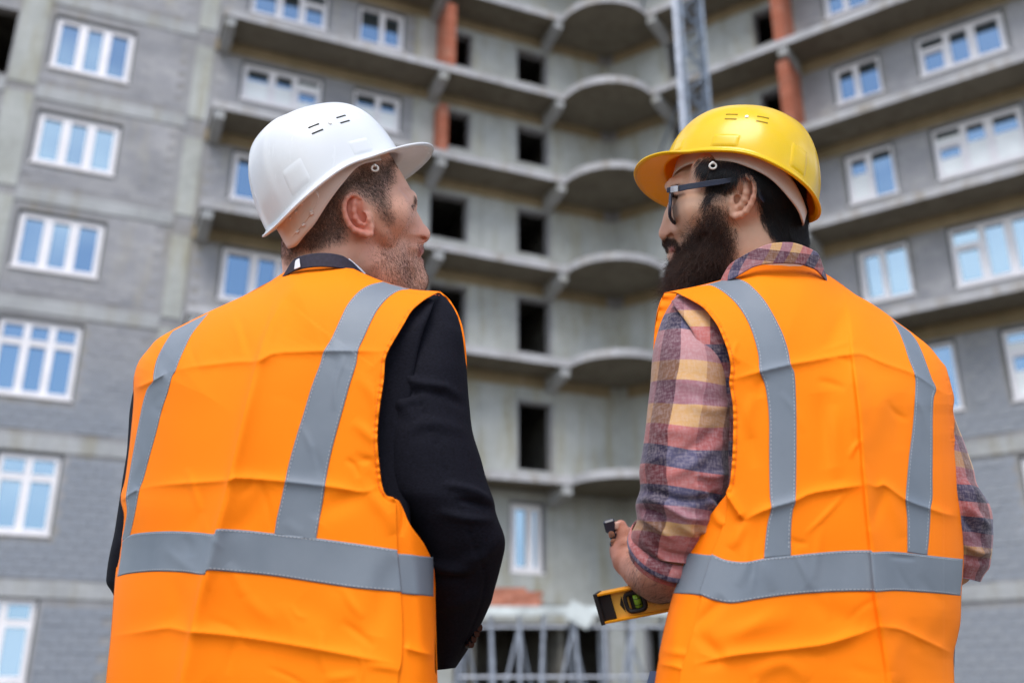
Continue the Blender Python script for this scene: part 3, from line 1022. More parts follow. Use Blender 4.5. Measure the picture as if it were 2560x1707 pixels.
M['strap'] = plain('ivory_plastic', (.66, .50, .42, 1), .45)
M['strap_y'] = plain('grey_ivory_plastic', (.58, .46, .40, 1), .45)
M['slot'] = plain('slot_shadow', (.02, .02, .015, 1), .9)
M['slot_y'] = plain('ochre_slot', (.30, .17, .0, 1), .9)
M['clip'] = plain('white_nylon', (.75, .73, .68, 1), .35)

# ================================================================ helmet
HPH = 192
def helmet_shape(q, nv=44):
    af, ab, b, H, pz, ex, db, kb, brim, bw, lip, zs, fr = q[:13]
    ph = np.linspace(0, 2*np.pi, HPH, endpoint=False)
    c, s = np.cos(ph), np.sin(ph); n = 2.0 + ex
    rr = 1/(np.abs(c)**n + np.abs(s)**n)**(1/n)
    ax = np.where(c > 0, af, ab); x0 = ax*c*rr; y0 = b*s*rr
    back = (1-c)/2
    lift = np.clip((back-fr)/(1-fr), 0, 1)**kb
    kern = np.hanning(25); kern /= kern.sum()
    lift = np.convolve(np.pad(lift, 12, mode='wrap'), kern, 'valid')
    zr = -db*lift + zs*np.abs(s)**4
    rows = []
    for v in np.linspace(0, 1, nv)[::-1]:
        a = v*math.pi/2*.999; rho = math.cos(a)**pz; z = zr + (H - zr)*math.sin(a)
        x, y = x0*rho, y0*rho
        crest = 1/(1 + np.exp((np.abs(y) - .030)/.0022)) * min(1, v*6)
        z = z + .0022*crest*math.sin(a); x = x*(1 + .014*crest*math.cos(a))
        rows.append(np.stack([x, y, z], -1))
    ext = lip + brim*np.clip((c-bw)/(1-bw), 0, 1)**.6
    kern = np.hanning(11); kern /= kern.sum(); ext = np.convolve(np.pad(ext, 5, mode='wrap'), kern, 'valid')
    for e in (.12, .3, .55, .8, 1.0):
        drop = (0.004 + .25*lip + .12*np.clip(ext-lip, 0, 1))*e**1.3
        rows.append(np.stack([x0 + c*ext*e, y0 + s*.9*ext*e, zr - drop], -1))
    return np.array(rows), ph
def rot_h(yaw, pitch, roll):
    cy, sy, cp, sp, cr, sr = math.cos(yaw), math.sin(yaw), math.cos(pitch), math.sin(pitch), math.cos(roll), math.sin(roll)
    return np.array([[cy, -sy, 0], [sy, cy, 0], [0, 0, 1]])@np.array([[cp, 0, -sp], [0, 1, 0], [sp, 0, cp]])@np.array([[1, 0, 0], [0, cr, -sr], [0, sr, cr]])

def make_helmet(q, D, person, mat, strapmat, slotmat, side, band, slots, rivet, pads, label):
    Rm = rot_h(*q[15:18]); O_ = to_world(q[13]*1000, q[14]*1000, D)
    W3 = lambda p: np.asarray(p)@Rm.T + O_
    rows, ph = helmet_shape(q)
    nv = len(rows)
    v = W3(rows.reshape(-1, 3))
    f = grid_faces(nv, HPH, True).tolist()
    v = np.vstack([v, W3(rows[0].mean(0) + np.array([0, 0, .0002]))[None]])
    f += [(len(v)-1, j, (j+1) % HPH) for j in range(HPH)]
    p0, p1, p2 = v[f[HPH*20 + 30][0]], v[f[HPH*20 + 30][1]], v[f[HPH*20 + 30][2]]
    if np.cross(p1 - p0, p2 - p0) @ (p0 - v[:-1].mean(0)) < 0: f = [tuple(reversed(q_)) for q_ in f]
    hat = mesh_obj('hard_hat', v, f, mat, person, smooth=True)
    hat['label'] = label
    m = hat.modifiers.new('thickness', 'SOLIDIFY'); m.thickness = .0032; m.offset = -1
    # rounded edge bead
    mb = MB(); e = W3(rows[-1]); mb.path([tuple(p) for p in e], .0021, 8, closed=True); mb.build('edge_bead', mat, hat, smooth=True)
    # accessory pads low on the dome
    for (p0, p1, v0, v1, off) in pads:
        g = []
        for vv in np.linspace(v0, v1, 8):
            r = []
            for pp in np.linspace(p0, p1, 14):
                jj = (pp/(2*math.pi)*HPH) % HPH; j0 = int(jj); ft = jj - j0
                rowf = (1-vv)*43; i0 = int(rowf); fr_ = rowf - i0
                P_ = lambda i, j: rows[min(i, 43), j % HPH]
                p = (P_(i0, j0)*(1-ft) + P_(i0, j0+1)*ft)*(1-fr_) + (P_(i0+1, j0)*(1-ft) + P_(i0+1, j0+1)*ft)*fr_
                n = p - np.array([0, 0, .02]); n /= np.linalg.norm(n)
                edge = min((vv-v0)/(v1-v0), (v1-vv)/(v1-v0), (pp-p0)/(p1-p0), (p1-pp)/(p1-p0))
                r.append(p + n*(off*min(1, edge*9) - .0006))
            g.append(r)
        g = np.array(g); mesh_obj('slot_boss', W3(g.reshape(-1, 3)), grid_faces(8, 14), mat, hat, smooth=True)
    # near-side finder: where the sight line of a picture point meets the dome
    from mathutils.bvhtree import BVHTree
    bvh = BVHTree.FromPolygons([tuple(p) for p in v], [tuple(q_) for q_ in f])
    def hit(px, py):
        a = Vector(to_world(px, py, .3)); b = Vector(to_world(px, py, 3.0))
        loc, nrm, i, d = bvh.ray_cast(a, (b-a).normalized())
        if nrm.dot(b-a) > 0: nrm = -nrm
        return loc, nrm
    for (a, b) in slots:
        A, nA = hit(*a); B, nB = hit(*b); n = (nA + nB).normalized(); d = (B - A)
        mid = (A + B)/2; x = d.normalized(); y = n.cross(x).normalized(); z = x.cross(y)
        if z.dot(n) < 0: z = -z; y = -y
        loc, nn = hit((a[0]+b[0])/2, (a[1]+b[1])/2)
        mb = MB(); Rr = Matrix((x, y, z)).transposed()
        mb.box(loc + n*(-.0004), (d.length, .0023, .0016), Rr); mb.build('vent_slot', slotmat, hat)
    loc, nn = hit(*rivet)
    mb = MB(); mb.tube(loc - nn*.001, loc + nn*.0012, .0032, 16, .0026); mb.build('rivet', M['clip'], hat, smooth=False)
    # headband and nape strap
    (hx, hxb, hy, zlo, zhi, thick) = band
    N = 120; phs = np.linspace(0, 2*np.pi, N, endpoint=False)
    lo = np.interp(np.abs(np.degrees((phs + np.pi) % (2*np.pi) - np.pi)), [p[0] for p in zlo], [p[1] for p in zlo])
    hi = np.interp(np.abs(np.degrees((phs + np.pi) % (2*np.pi) - np.pi)), [p[0] for p in zhi], [p[1] for p in zhi])
    kern = np.hanning(9); kern /= kern.sum()
    lo = np.convolve(np.pad(lo, 4, mode='wrap'), kern, 'valid'); hi = np.convolve(np.pad(hi, 4, mode='wrap'), kern, 'valid')
    g = []
    for t_ in np.linspace(0, 1, 8):
        z = lo*(1-t_) + hi*t_
        sc = 1 + (z - .0)*(-.05) - .35*np.clip(-z - .015, 0, 1)
        g.append(np.stack([np.where(np.cos(phs) > 0, hx, hxb)*np.cos(phs)*sc, hy*np.sin(phs)*sc, z], -1))
    g = np.array(g)
    st = mesh_obj('headband', W3(g.reshape(-1, 3)), grid_faces(8, N, True), strapmat, hat, smooth=True)
    mm = st.modifiers.new('thickness', 'SOLIDIFY'); mm.thickness = .0022; mm.offset = 1
    return hat, hit, W3, rows

# ================================================================ hair
def tri_normals(v, q):
    n = np.cross(v[q[:, 2]] - v[q[:, 0]], v[q[:, 3]] - v[q[:, 1]])
    a = np.linalg.norm(n, axis=1, keepdims=True); return n/(a + 1e-12), a[:, 0]/2
def grow_hair(name, v, q, px, mask_fn, count, length, radius, flow_fn, lift, mat, parent, seed=1, segs=5, curl=.15, jitter=.25, taper=.35):
    """strands rooted on the surface; flow_fn(px)->(N,2) combing direction in the picture plane"""
    r = np.random.default_rng(seed)
    n, a = tri_normals(v, q); c2 = px[q].mean(1)
    w = a*mask_fn(c2); 
    if w.sum() <= 0: return None
    idx = r.choice(len(q), size=count, p=w/w.sum())
    bw = r.dirichlet((1, 1, 1, 1), size=count)
    root = (v[q[idx]]*bw[:, :, None]).sum(1); nn = n[idx]; pp = (px[q[idx]]*bw[:, :, None]).sum(1)
    fl = flow_fn(pp) + r.normal(0, jitter, (count, 2))
    Rv, Uv = np.array([1.0, 0, 0]), np.array([0, -math.sin(PITCH), math.cos(PITCH)])
    d = fl[:, :1]*Rv - fl[:, 1:]*Uv                   # picture y points down
    d -= nn*(d*nn).sum(1, keepdims=True); d /= np.linalg.norm(d, axis=1, keepdims=True) + 1e-9
    L_ = (length(pp) if callable(length) else length)*r.uniform(.6, 1.15, count)
    dirs = d*(1-lift) + nn*lift + r.normal(0, .05, (count, 3)); dirs /= np.linalg.norm(dirs, axis=1, keepdims=True)
    cv = r.normal(0, curl, (count, 3))
    P_ = np.zeros((count, segs, 3))
    for s in range(segs):
        t = s/(segs-1)
        P_[:, s] = root + dirs*(L_*t)[:, None] + cv*(L_*t*t)[:, None] - nn*(lift*.5*L_*t*t)[:, None]
        P_[:, s] -= np.array([0, 0, 1])*(L_*t*t*.15)[:, None]
    cu = bpy.data.hair_curves.new(name)
    cu.add_curves([segs]*count)
    cu.position_data.foreach_set('vector', P_.reshape(-1, 3).astype(np.float32).ravel())
    rad = cu.attributes.new('radius', 'FLOAT', 'POINT')
    rr = radius*np.linspace(1, taper, segs)[None, :]*r.uniform(.7, 1.2, (count, 1))
    rad.data.foreach_set('value', rr.ravel().astype(np.float32))
    cu.materials.append(mat)
    o = bpy.data.objects.new(name, cu); COL.objects.link(o); set_parent(o, parent)
    return o
def outward(v, q):
    """flip quads if the closed mesh is inside out"""
    vol = (np.cross(v[q[:, 0]], v[q[:, 1]])*v[q[:, 2]]).sum() + (np.cross(v[q[:, 0]], v[q[:, 2]])*v[q[:, 3]]).sum()
    return q if vol > 0 else q[:, ::-1]
# ================================================================ man in the white helmet
DA = 1.56
K1 = lambda l: crop(l, 580, 220, 3.016)
K1b = lambda l: crop(l, 800, 380, 4.3567)
V1 = lambda l: crop(l, 260, 600, 1.4164)
def k3(l, f): return [(*f([(a, b)])[0], *rest) for (a, b, *rest) in l]

def build_head_a():
    S = Solid(830, 460, DA, -.13, .155, -.20, .075, -.115, .125, .00125)
    face = K1([(1225, 560), (1290, 660), (1335, 740), (1368, 800), (1384, 838), (1376, 872), (1358, 898), (1360, 938), (1394, 995), (1420, 1043), (1455, 1072), (1474, 1100), (1472, 1126), (1452, 1148), (1420, 1172), (1425, 1210),
               (1402, 1262), (1406, 1330), (1435, 1390), (1462, 1425), (1466, 1470), (1448, 1530), (1400, 1590), (1300, 1620), (1180, 1560), (1110, 1450),
               (1050, 1320), (960, 1220), (820, 1200), (700, 1210), (560, 1260), (430, 1280), (405, 1215), (402, 1150), (375, 1040), (345, 900), (340, 760),
               (370, 600), (430, 470), (520, 360), (640, 290), (780, 260), (920, 270), (1050, 330), (1150, 430)])
    ctrl = k3([(700, 650, .077, 0), (500, 800, .070, -.008), (450, 1050, .056, -.012), (700, 1050, .066, -.004), (900, 850, .074, .002), (1100, 650, .066, .016),
               (1250, 680, .048, .034), (1330, 790, .034, .044), (1200, 900, .062, .022), (1300, 1000, .047, .036), (1350, 1080, .038, .044), (1120, 1120, .062, .018),
               (1250, 1250, .048, .034), (1370, 1250, .032, .050), (1445, 1080, .020, .048), (1465, 1110, .012, .054), (1405, 1010, .032, .040), (1370, 940, .034, .038), (1425, 1140, .016, .050), (1400, 1440, .030, .056), (1250, 1480, .044, .038), (1100, 1320, .058, .020), (950, 1130, .066, .004)], K1)
    S.inflate(face, ctrl, 0)
    # neck
    S.limb(k3([(660, 900, .005), (720, 1250, .004), (690, 1700, .012)], K1), [.058, .066, .070], .018)
    S.limb(k3([(870, 1100, -.030), (1000, 1320, -.022), (1085, 1560, .0)], K1), [.026, .025, .024], .012)     # neck muscle
    S.limb(k3([(980, 1150, .0), (1080, 1400, .015), (1120, 1600, .02)], K1), [.04, .045, .045], .012)
    # cheekbone, brow, eye socket, jaw
    S.limb(k3([(1000, 900, -.022), (1170, 940, -.008), (1260, 940, .022)], K1), [.036, .032, .016], .03)
    S.ball(k3([(1338, 893, .030)], K1)[0], .0112, .004)            # eyeball and lids
    S.limb(k3([(1290, 826, .010), (1336, 824, .022), (1346, 840, .036)], K1), [.010, .0085, .0078], .010)
    # nose
    S.limb(k3([(1345, 925, .044), (1369, 1014, .050), (1402, 1064, .055)], K1), [.0060, .0070, .0085], .016)
    S.ball(k3([(1441, 1106, .056)], K1)[0], .0100, .010)
    S.ball(k3([(1402, 1116, .047)], K1)[0], .0100, .006)           # near wing of the nose
    S.limb(k3([(1405, 1150, .052), (1446, 1142, .056)], K1), [.0050, .0045], .004)
    S.limb(k3([(1428, 1124, .050), (1448, 1130, .058)], K1), [.0042, .0030], .002) if False else None
    a, b = S.pts(k3([(1424, 1142, .030), (1448, 1138, .044)], K1))
    sl, g = S._capsule(a, b, .0052, .0036); S.smax_neg(g, .002, sl)   # nostril
    # lips and chin
    S.limb(k3([(1390, 1190, .054), (1412, 1215, .060)], K1), [.011, .0068], .006)
    S.limb(k3([(1396, 1236, .050), (1413, 1234, .058)], K1), [.009, .0066], .004)
    S.limb(k3([(1388, 1296, .054), (1407, 1308, .060)], K1), [.0075, .0062], .004)
    S.limb(k3([(1380, 1330, .056), (1392, 1380, .058)], K1), [.012, .013], .008)
    S.ball(k3([(1402, 1450, .058)], K1)[0], .0140, .010)
    a, b = S.pts(k3([(1385, 1262, .042), (1440, 1266, .062)], K1)); sl, g = S._capsule(a, b, .0006, .0006); S.smax_neg(g, .002, sl)
    # ear
    def near(px, py):       # depth of the near surface found so far
        u, vv = S.uv(px, py); i = int((u - S.x[0])/S.h); j = int((vv - S.y[0])/S.h)
        col = S.f[i, j]; k = np.argmax(col < 0); return S.w[k]
    ax, ay = K1b([(500, 700)])[0]; base = near(ax, ay)
    def ed(x): return base - .003 - .021*max(0, (500-x)/245)**.8
    def EP(l): return [(*K1b([(x, y)])[0], ed(x) + dz) for (x, y, dz) in l]
    E_ = Solid(830, 460, DA, *S.x[[0, -1]], *S.y[[0, -1]], *S.w[[0, -1]], S.h); E_.n = S.n; E_.x, E_.y, E_.w = S.x, S.y, S.w; E_.f = np.full(S.f.shape, 1.0, np.float32)
    rim = [(455, 600, .003), (448, 540, .0), (430, 498, -.001), (392, 466, -.001), (338, 462, -.001), (288, 500, -.001), (262, 565, 0), (260, 635, 0), (282, 720, 0), (318, 795, 0), (372, 850, 0), (440, 878, 0), (505, 900, .0), (548, 893, .002)]
    for (x, y, r) in ((330, 560, .009), (320, 640, .009), (345, 720, .010), (400, 790, .010), (400, 520, .008), (470, 840, .009), (400, 650, .009), (520, 860, .007)):
        E_.ball(EP([(x, y, .008)])[0], r, .008, squash=(1, 1, 2.0))
    E_.soften(5)
    E_.limb(EP(rim), [.0030, .0034, .0038, .0040, .0040, .0040, .0041, .0042, .0044, .0046, .0048, .0052, .0056, .0052], .002)
    # plate of the ear behind the rim
    E_.limb(EP([(385, 500, .002), (368, 560, .002), (362, 640, .0015), (378, 720, .0015), (420, 775, .0020), (470, 795, .0025)]), [.0028, .0036, .0040, .0038, .0036, .0034], .003)   # inner fold
    E_.limb(EP([(505, 690, .000), (520, 735, .000), (512, 770, .001)]), [.0042, .0040, .0034], .002)   # tragus
    E_.limb(EP([(430, 610, .004), (400, 628, .004)]), [.0026, .003], .002)
    E_.limb(EP([(400, 650, .012), (500, 700, .010), (540, 820, .006)]), [.010, .010, .008], .006)
    a, b = E_.pts(EP([(420, 545, .0005), (428, 660, .003)])); sl, g = E_._capsule(a, b, .0056, .0060); E_.smax_neg(g, .002, sl)
    a, b = E_.pts(EP([(458, 700, .002), (485, 755, .006)])); sl, g = E_._capsule(a, b, .0066, .0050); E_.smax_neg(g, .0015, sl)
    a, b = E_.pts(EP([(318, 560, -.003), (330, 690, -.003)])); sl, g = E_._capsule(a, b, .0030, .0026); E_.smax_neg(g, .002, sl)
    S.smin(E_.f, .0035)
    return S
SA = build_head_a()
va, qa, pxa, wa = SA.mesh(); qa = outward(va, qa)

# hair, stubble, lips, warm areas
hairline = K1b([(-160, 900), (-60, 640), (60, 400), (180, 300), (480, 165), (700, 120), (790, 100), (780, 200), (775, 310), (730, 350), (715, 440), (735, 520), (735, 640), (770, 720),
                (760, 760), (690, 700), (640, 620), (600, 560), (520, 490), (440, 450), (370, 425), (290, 455), (225, 520), (205, 610), (205, 700), (235, 800), (215, 880), (190, 930), (120, 960), (20, 1010), (-90, 1050), (-160, 1000)])
hairline = crop([(750, 830), (700, 900), (650, 760), (640, 560), (720, 400), (900, 300), (1000, 200), (1300, 120)], 600, 480, 6.533)[:0] + hairline
nape = crop([(745, 800), (800, 820), (960, 640), (1500, 200), (1700, 600), (1640, 760), (1500, 780), (1350, 830), (1200, 860), (1050, 900), (960, 960), (900, 1040), (860, 1100), (800, 1080), (750, 950)], 600, 480, 6.533)
beardA = K1b([(700, 690), (790, 700), (830, 800), (850, 900), (900, 1000), (990, 1060), (1050, 1100), (1075, 1150), (1060, 1190), (1130, 1230), (1170, 1340), (1170, 1480), (1050, 1600), (700, 1600), (650, 1400), (640, 1250), (650, 1100), (640, 980), (660, 860), (680, 760)])
beard_dense = K1b([(740, 1080), (900, 1120), (1040, 1180), (1130, 1250), (1170, 1350), (1170, 1500), (1000, 1600), (690, 1600), (660, 1400), (680, 1200)])
stache = K1b([(1075, 1000), (1120, 1010), (1110, 1040), (1080, 1060), (1060, 1040)])
mh = np.maximum(soft_mask(pxa, hairline, 22), soft_mask(pxa, nape, 26))
# head parts hidden under the helmet are hair too
mb1 = soft_mask(pxa, beardA, 60)*.09 + soft_mask(pxa, beard_dense, 60)*.22
ear_poly = K1b([(520, 900), (590, 880), (560, 800), (530, 700), (450, 500), (360, 440), (270, 480), (235, 570), (245, 680), (300, 810), (400, 890)])
on_ear = soft_mask(pxa, ear_poly, 10)
mh = mh*(1-on_ear); 
red = np.clip(on_ear*.9 + soft_mask(pxa, K1b([(230, 880), (620, 980), (640, 1380), (560, 1380), (300, 980)]), 50)*.55 + soft_mask(pxa, K1b([(1090, 830), (1210, 830), (1210, 1000), (1090, 990)]), 30)*.6
              + soft_mask(pxa, K1b([(800, 700), (1050, 700), (1050, 950), (850, 950)]), 60)*.25, 0, 1)
lip = soft_mask(pxa, K1b([(1078, 1062), (1105, 1035), (1140, 1045), (1135, 1100), (1075, 1130), (1070, 1100)]), 5) + soft_mask(pxa, K1b([(1075, 1145), (1110, 1160), (1135, 1190), (1128, 1215), (1100, 1190)]), 6)*.6
brow = soft_mask(pxa, K1b([(1026, 488), (1040, 505), (1047, 540), (1036, 560), (1032, 525)]), 5)*.8 + soft_mask(pxa, K1b([(1000, 592), (1040, 594), (1040, 603), (1000, 600)]), 3)*.7

# torso, limbs and legs under the clothes, one body with the head
def body_solid(cx, head_px, D0, xs, yaw, h=.009):
    pass
def tube_into(V, Fc, pts, radii, n=18):
    mb = MB(); mb.path(pts, radii, n); k = len(V); V += mb.v; Fc += [tuple(k + i for i in f) for f in mb.f]
def make_person(v, q, px, attrs, mat, label, extra_tubes):
    V = [tuple(p) for p in v]; Fc = [tuple(f) for f in q]
    n0 = len(V)
    for pts, radii in extra_tubes: tube_into(V, Fc, pts, radii)
    o = mesh_obj('person', V, Fc, mat, None, smooth=True)
    put_attrs(o, {k: np.concatenate([a, np.zeros(len(V)-n0)]) for k, a in attrs.items()})
    tag(o, label, 'person', 'two men in high visibility vests')
    return o
def A3(px, py, Y): return tuple(float(c) for c in ahead(px, py, Y))
XA = -.335
man_a = make_person(va, qa, pxa, {'hair': np.clip(mh*.80 + mb1*.8, 0, 1), 'red': red, 'lip': lip, 'brow': brow}, M['skin_a'],
    'man in white helmet and orange vest over a dark suit, bearded cheek turned right',
    [([(XA, 1.40, 1.50), (XA, 1.40, 1.42), (XA-.01, 1.40, 1.25), (XA-.02, 1.41, 1.08), (XA-.02, 1.42, .92), (XA-.02, 1.43, .86)], [.05, .10, .125, .12, .12, .09]),
     ([A3(1060, 800, 1.335), A3(1070, 1000, 1.315), A3(1130, 1270, 1.32), A3(1160, 1400, 1.36), A3(1130, 1550, 1.46), A3(1116, 1630, 1.50)], [.05, .045, .038, .036, .026, .018]),
     ([A3(410, 960, 1.46), A3(395, 1150, 1.455), A3(350, 1400, 1.46), A3(350, 1500, 1.5), A3(370, 1600, 1.62)], [.035, .034, .032, .030, .026]),
     ([(XA+.08, 1.42, .9), (XA+.09, 1.40, .48), (XA+.10, 1.43, .08)], [.085, .058, .04]), ([(XA-.12, 1.43, .9), (XA-.13, 1.42, .48), (XA-.13, 1.46, .08)], [.085, .058, .04])])

# close-cropped hair and stubble as strands
upper = lambda p: np.clip(soft_mask(p, hairline, 14) + .9*soft_mask(p, nape, 20), 0, 1)*(1 - soft_mask(p, ear_poly, 6))
def flow_a(p):
    x = (p[:, 0]-800)/100; y = (p[:, 1]-470)/100
    return np.stack([.35 + .15*y + .25*np.clip(x-.5, 0, 2), .85 + 0*y], -1)
nearw = lambda f: (lambda p: f(p))
grow_hair('hair', va, qa, pxa, upper, 30000, .0038, .00010, flow_a, .22, M['hair_a'], man_a, 3, 3, .12, .30, .5)
grow_hair('stubble', va, qa, pxa, lambda p: (soft_mask(p, beardA, 60)*.22 + soft_mask(p, beard_dense, 40))*(1 - soft_mask(p, ear_poly, 6)), 12500, .0042, .00008,
          lambda p: np.stack([.35 + 0*p[:, 0], .8 + 0*p[:, 0]], -1), .35, M['stub_a'], man_a, 4, 3, .2, .45, .5)
grow_hair('moustache', va, qa, pxa, lambda p: soft_mask(p, stache, 6), 120, .005, .00009, lambda p: np.stack([.3 + 0*p[:, 0], .9 + 0*p[:, 0]], -1), .3, M['stub_a'], man_a, 5, 3, .2, .3, .5)
grow_hair('eyelashes', va, qa, pxa, lambda p: soft_mask(p, K1b([(1000, 588), (1022, 588), (1022, 604), (1000, 604)]), 3), 70, .008, .00010, lambda p: np.stack([1 + 0*p[:, 0], -.15 + 0*p[:, 0]], -1), .3, M['hair_a'], man_a, 6, 4, .1, .15, .5)
grow_hair('eyebrow', va, qa, pxa, lambda p: soft_mask(p, K1b([(1022, 480), (1038, 500), (1046, 540), (1034, 562), (1028, 520)]), 3), 160, .0045, .00011, lambda p: np.stack([.4 + 0*p[:, 0], .9 + 0*p[:, 0]], -1), .3, M['hair_a'], man_a, 8, 4, .1, .2, .5)

QA = [0.1211, 0.1249, 0.1021, 0.1159, 0.505, 0.2964, 0.0348, 1.2432, 0.0539, 0.0607, 0.0075, -0.0034, 0.627, 0.8282, 0.4614, 0.7095, 0.5707, -0.0784]
hat_a, hit_a, W3a, rows_a = make_helmet(QA, DA, man_a, M['helmet_w'], M['strap'], M['slot'], -1,
    (.099, .114, .085, [(0, -.006), (60, -.008), (95, -.010), (125, -.040), (150, -.066), (180, -.078)], [(0, .02), (70, .018), (110, .012), (140, -.012), (165, -.028), (180, -.030)], .002),
    [tuple(K1([a, b])) for a, b in (((576, 302), (656, 270)), ((604, 347), (686, 313)), ((788, 227), (856, 207)), ((818, 266), (886, 246)))],
    K1([(737, 265)])[0], [(4.55, 4.9, .02, .16, .0016), (3.6, 3.95, .03, .24, .0014)], 'glossy white hard hat with a short peak')
# ================================================================ clothes: shared builders
class Torso:
    """body outline in the picture plus its mid plane give the cloth surface as metres ahead"""
    def __init__(self, outline, xc, ymid, slope, H, Wd, lean=0.0):
        self.out = outline; self.xc, self.ym, self.sl, self.H, self.Wd, self.lean = xc, ymid, slope, H, Wd, lean
    def mid(self, p):
        return self.ym + self.sl*(p[:, 0] - self.xc)*.00058 + self.lean*(1707 - p[:, 1])*.00058
    def half(self, p):
        d = poly_sd(p, arc_resample(self.out + [self.out[0]], 160))*.00058
        x = 1 - np.clip(d/self.Wd, 0, 1)
        return self.H*np.maximum(1 - x**2.3, 0)**(1/2.3)
    def back(self, p): return self.mid(p) - self.half(p)
    def front(self, p): return self.mid(p) + self.half(p)

def stitch(name, line, yfun, mat, parent, off=.0022, dash=.0028, gap=.0024, w=.00042):
    """dashed thread line; line in picture points, yfun gives metres ahead"""
    p = arc_resample(line, 900); P3 = ahead(p[:, 0], p[:, 1], yfun(p) - off)
    L_ = np.concatenate([[0], np.cumsum(np.linalg.norm(np.diff(P3, axis=0), axis=1))])
    mb = MB(); s = 0.0
    while s + dash < L_[-1]:
        a = np.array([np.interp(s, L_, P3[:, k]) for k in range(3)]); b = np.array([np.interp(s+dash, L_, P3[:, k]) for k in range(3)])
        mb.tube(a, b, w, 4); s += dash + gap
    return mb.build(name, mat, parent, kind='stuff')

def cloth_noise(seed, amp, f1=.010, f2=.03):
    a, b = Waves(seed, f1), Waves(seed+1, f2)
    return lambda p: amp*(a(p) + .35*b(p))

# ================================================================ man A: jacket, vest
torso_a = Torso(V1([(-10, 1900), (-5, 1568), (25, 1300), (45, 1180), (62, 1060), (58, 930), (80, 800), (98, 600), (103, 530), (108, 480), (125, 430), (160, 385), (190, 350), (250, 315), (370, 255),
                    (480, 205), (580, 155), (640, 112), (700, 92), (780, 86), (860, 92), (920, 116), (990, 146), (1085, 172), (1190, 183), (1235, 260), (1250, 450), (1230, 700), (1190, 900), (1170, 1200), (1180, 1568), (1190, 1900)]),
                684, 1.395, -.26, .125, .17, lean=-.03)
FA = [  # packing creases and drape
    (V1([(700, 130), (585, 300), (545, 420), (500, 600), (455, 790), (400, 1010), (360, 1160), (325, 1300), (262, 1600), (240, 1900)]), .018, 70, 'v'),
    (V1([(720, 110), (690, 150), (620, 200), (585, 300), (545, 420), (500, 600), (455, 790), (432, 900), (400, 1010), (360, 1160), (325, 1300), (295, 1440), (262, 1600), (240, 1900)]), .0120, 34, 's'),
    (V1([(545, 420), (500, 600), (440, 860), (385, 1050), (340, 1240), (300, 1420)]), .0030, 10, 'v'),
    (V1([(225, 470), (300, 452), (380, 442), (470, 432), (545, 428), (600, 402), (700, 395), (850, 392), (1000, 396)]), .0042, 11, 'v'),
    (V1([(110, 525), (170, 500), (225, 470)]), .006, 10, 'v'),
    (V1([(125, 882), (200, 868), (330, 858), (440, 850), (470, 842), (600, 850), (800, 872), (930, 890), (990, 850)]), .0042, 11, 'v'),
    (V1([(62, 925), (90, 900), (125, 880)]), .006, 8, 'v'),
    (V1([(30, 1402), (120, 1388), (230, 1372), (295, 1385), (420, 1395), (600, 1420), (800, 1455), (1040, 1500)]), .0050, 15, 'v'),
    (V1([(630, 190), (660, 250), (590, 400)]), -.003, 24, 'r'),
    (V1([(440, 380), (520, 300), (600, 220)]), .002, 30, 'r'),
    (V1([(350, 880), (345, 960), (300, 1040)]), -.0022, 18, 'r'),
    (V1([(590, 870), (500, 1000), (420, 1010)]), -.0025, 30, 'r'),
    (V1([(930, 890), (800, 950), (760, 1000)]), -.0035, 26, 'r'), (V1([(940, 895), (1000, 960), (1030, 1040)]), .004, 20, 'r'),
    (V1([(700, 1260), (800, 1360), (930, 1420)]), -.0022, 40, 'r'), (V1([(830, 1250), (750, 1400), (600, 1450)]), .0020, 40, 'r'),
    (V1([(400, 1200), (600, 1330), (900, 1420)]), .0024, 45, 'r'), (V1([(250, 1190), (270, 1300), (210, 1400)]), -.0026, 22, 'r'),
    (V1([(1040, 1130), (1000, 1200), (960, 1400)]), -.004, 30, 'r'), (V1([(880, 640), (950, 700), (985, 740)]), .0028, 14, 'r'), (V1([(880, 760), (950, 790), (985, 840)]), -.0024, 12, 'r'),
    (V1([(100, 640), (130, 760), (90, 850)]), .003, 12, 'r'), (V1([(200, 1080), (300, 1160), (350, 1190)]), .0018, 14, 'r'),
    (V1([(900, 480), (960, 560), (975, 640)]), .0025, 16, 'r'), (V1([(640, 560), (600, 700), (560, 820)]), .0016, 50, 'r')]
def small_folds(seed, box, n):
    r = np.random.default_rng(seed); out = []
    (x0, y0), (x1, y1) = box
    for i in range(n):
        a = np.array([r.uniform(x0, x1), r.uniform(y0, y1)]); t = r.normal(1.2, .75); L_ = r.uniform(50, 150)
        d = np.array([math.cos(t), math.sin(t)]); n_ = np.array([-d[1], d[0]])
        out.append(([tuple(a), tuple(a + d*L_*.5 + n_*r.normal(0, 8)), tuple(a + d*L_)], r.choice([-1, 1])*r.uniform(.0008, .0022), r.uniform(6, 16), 'r'))
    return out
FA += small_folds(90, (V1([(130, 250)])[0], V1([(960, 1560)])[0]), 34)
_na = cloth_noise(5, .0011, .008, .026)
neckA = V1([(560, 165), (580, 155), (640, 115), (700, 93), (780, 90), (860, 95), (920, 120), (990, 148), (1085, 175), (1190, 183)])
armA = V1([(1190, 183), (1160, 196), (1130, 215), (1090, 250), (1060, 300), (1030, 350), (1005, 395), (995, 430), (990, 500), (975, 600), (968, 700), (975, 800), (985, 870), (1005, 905), (1035, 915)])
def scallop(p, line, w=9, amp=.0012, seed=3):
    d, s, t = seg_dist(p, arc_resample(line, 120))
    return amp*np.exp(-(d/w)**2)*np.sin(t*150 + 2*np.sin(t*37)) + .0014*np.exp(-((d-1)/7)**2) - .0006*np.exp(-((d-11)/2.5)**2)
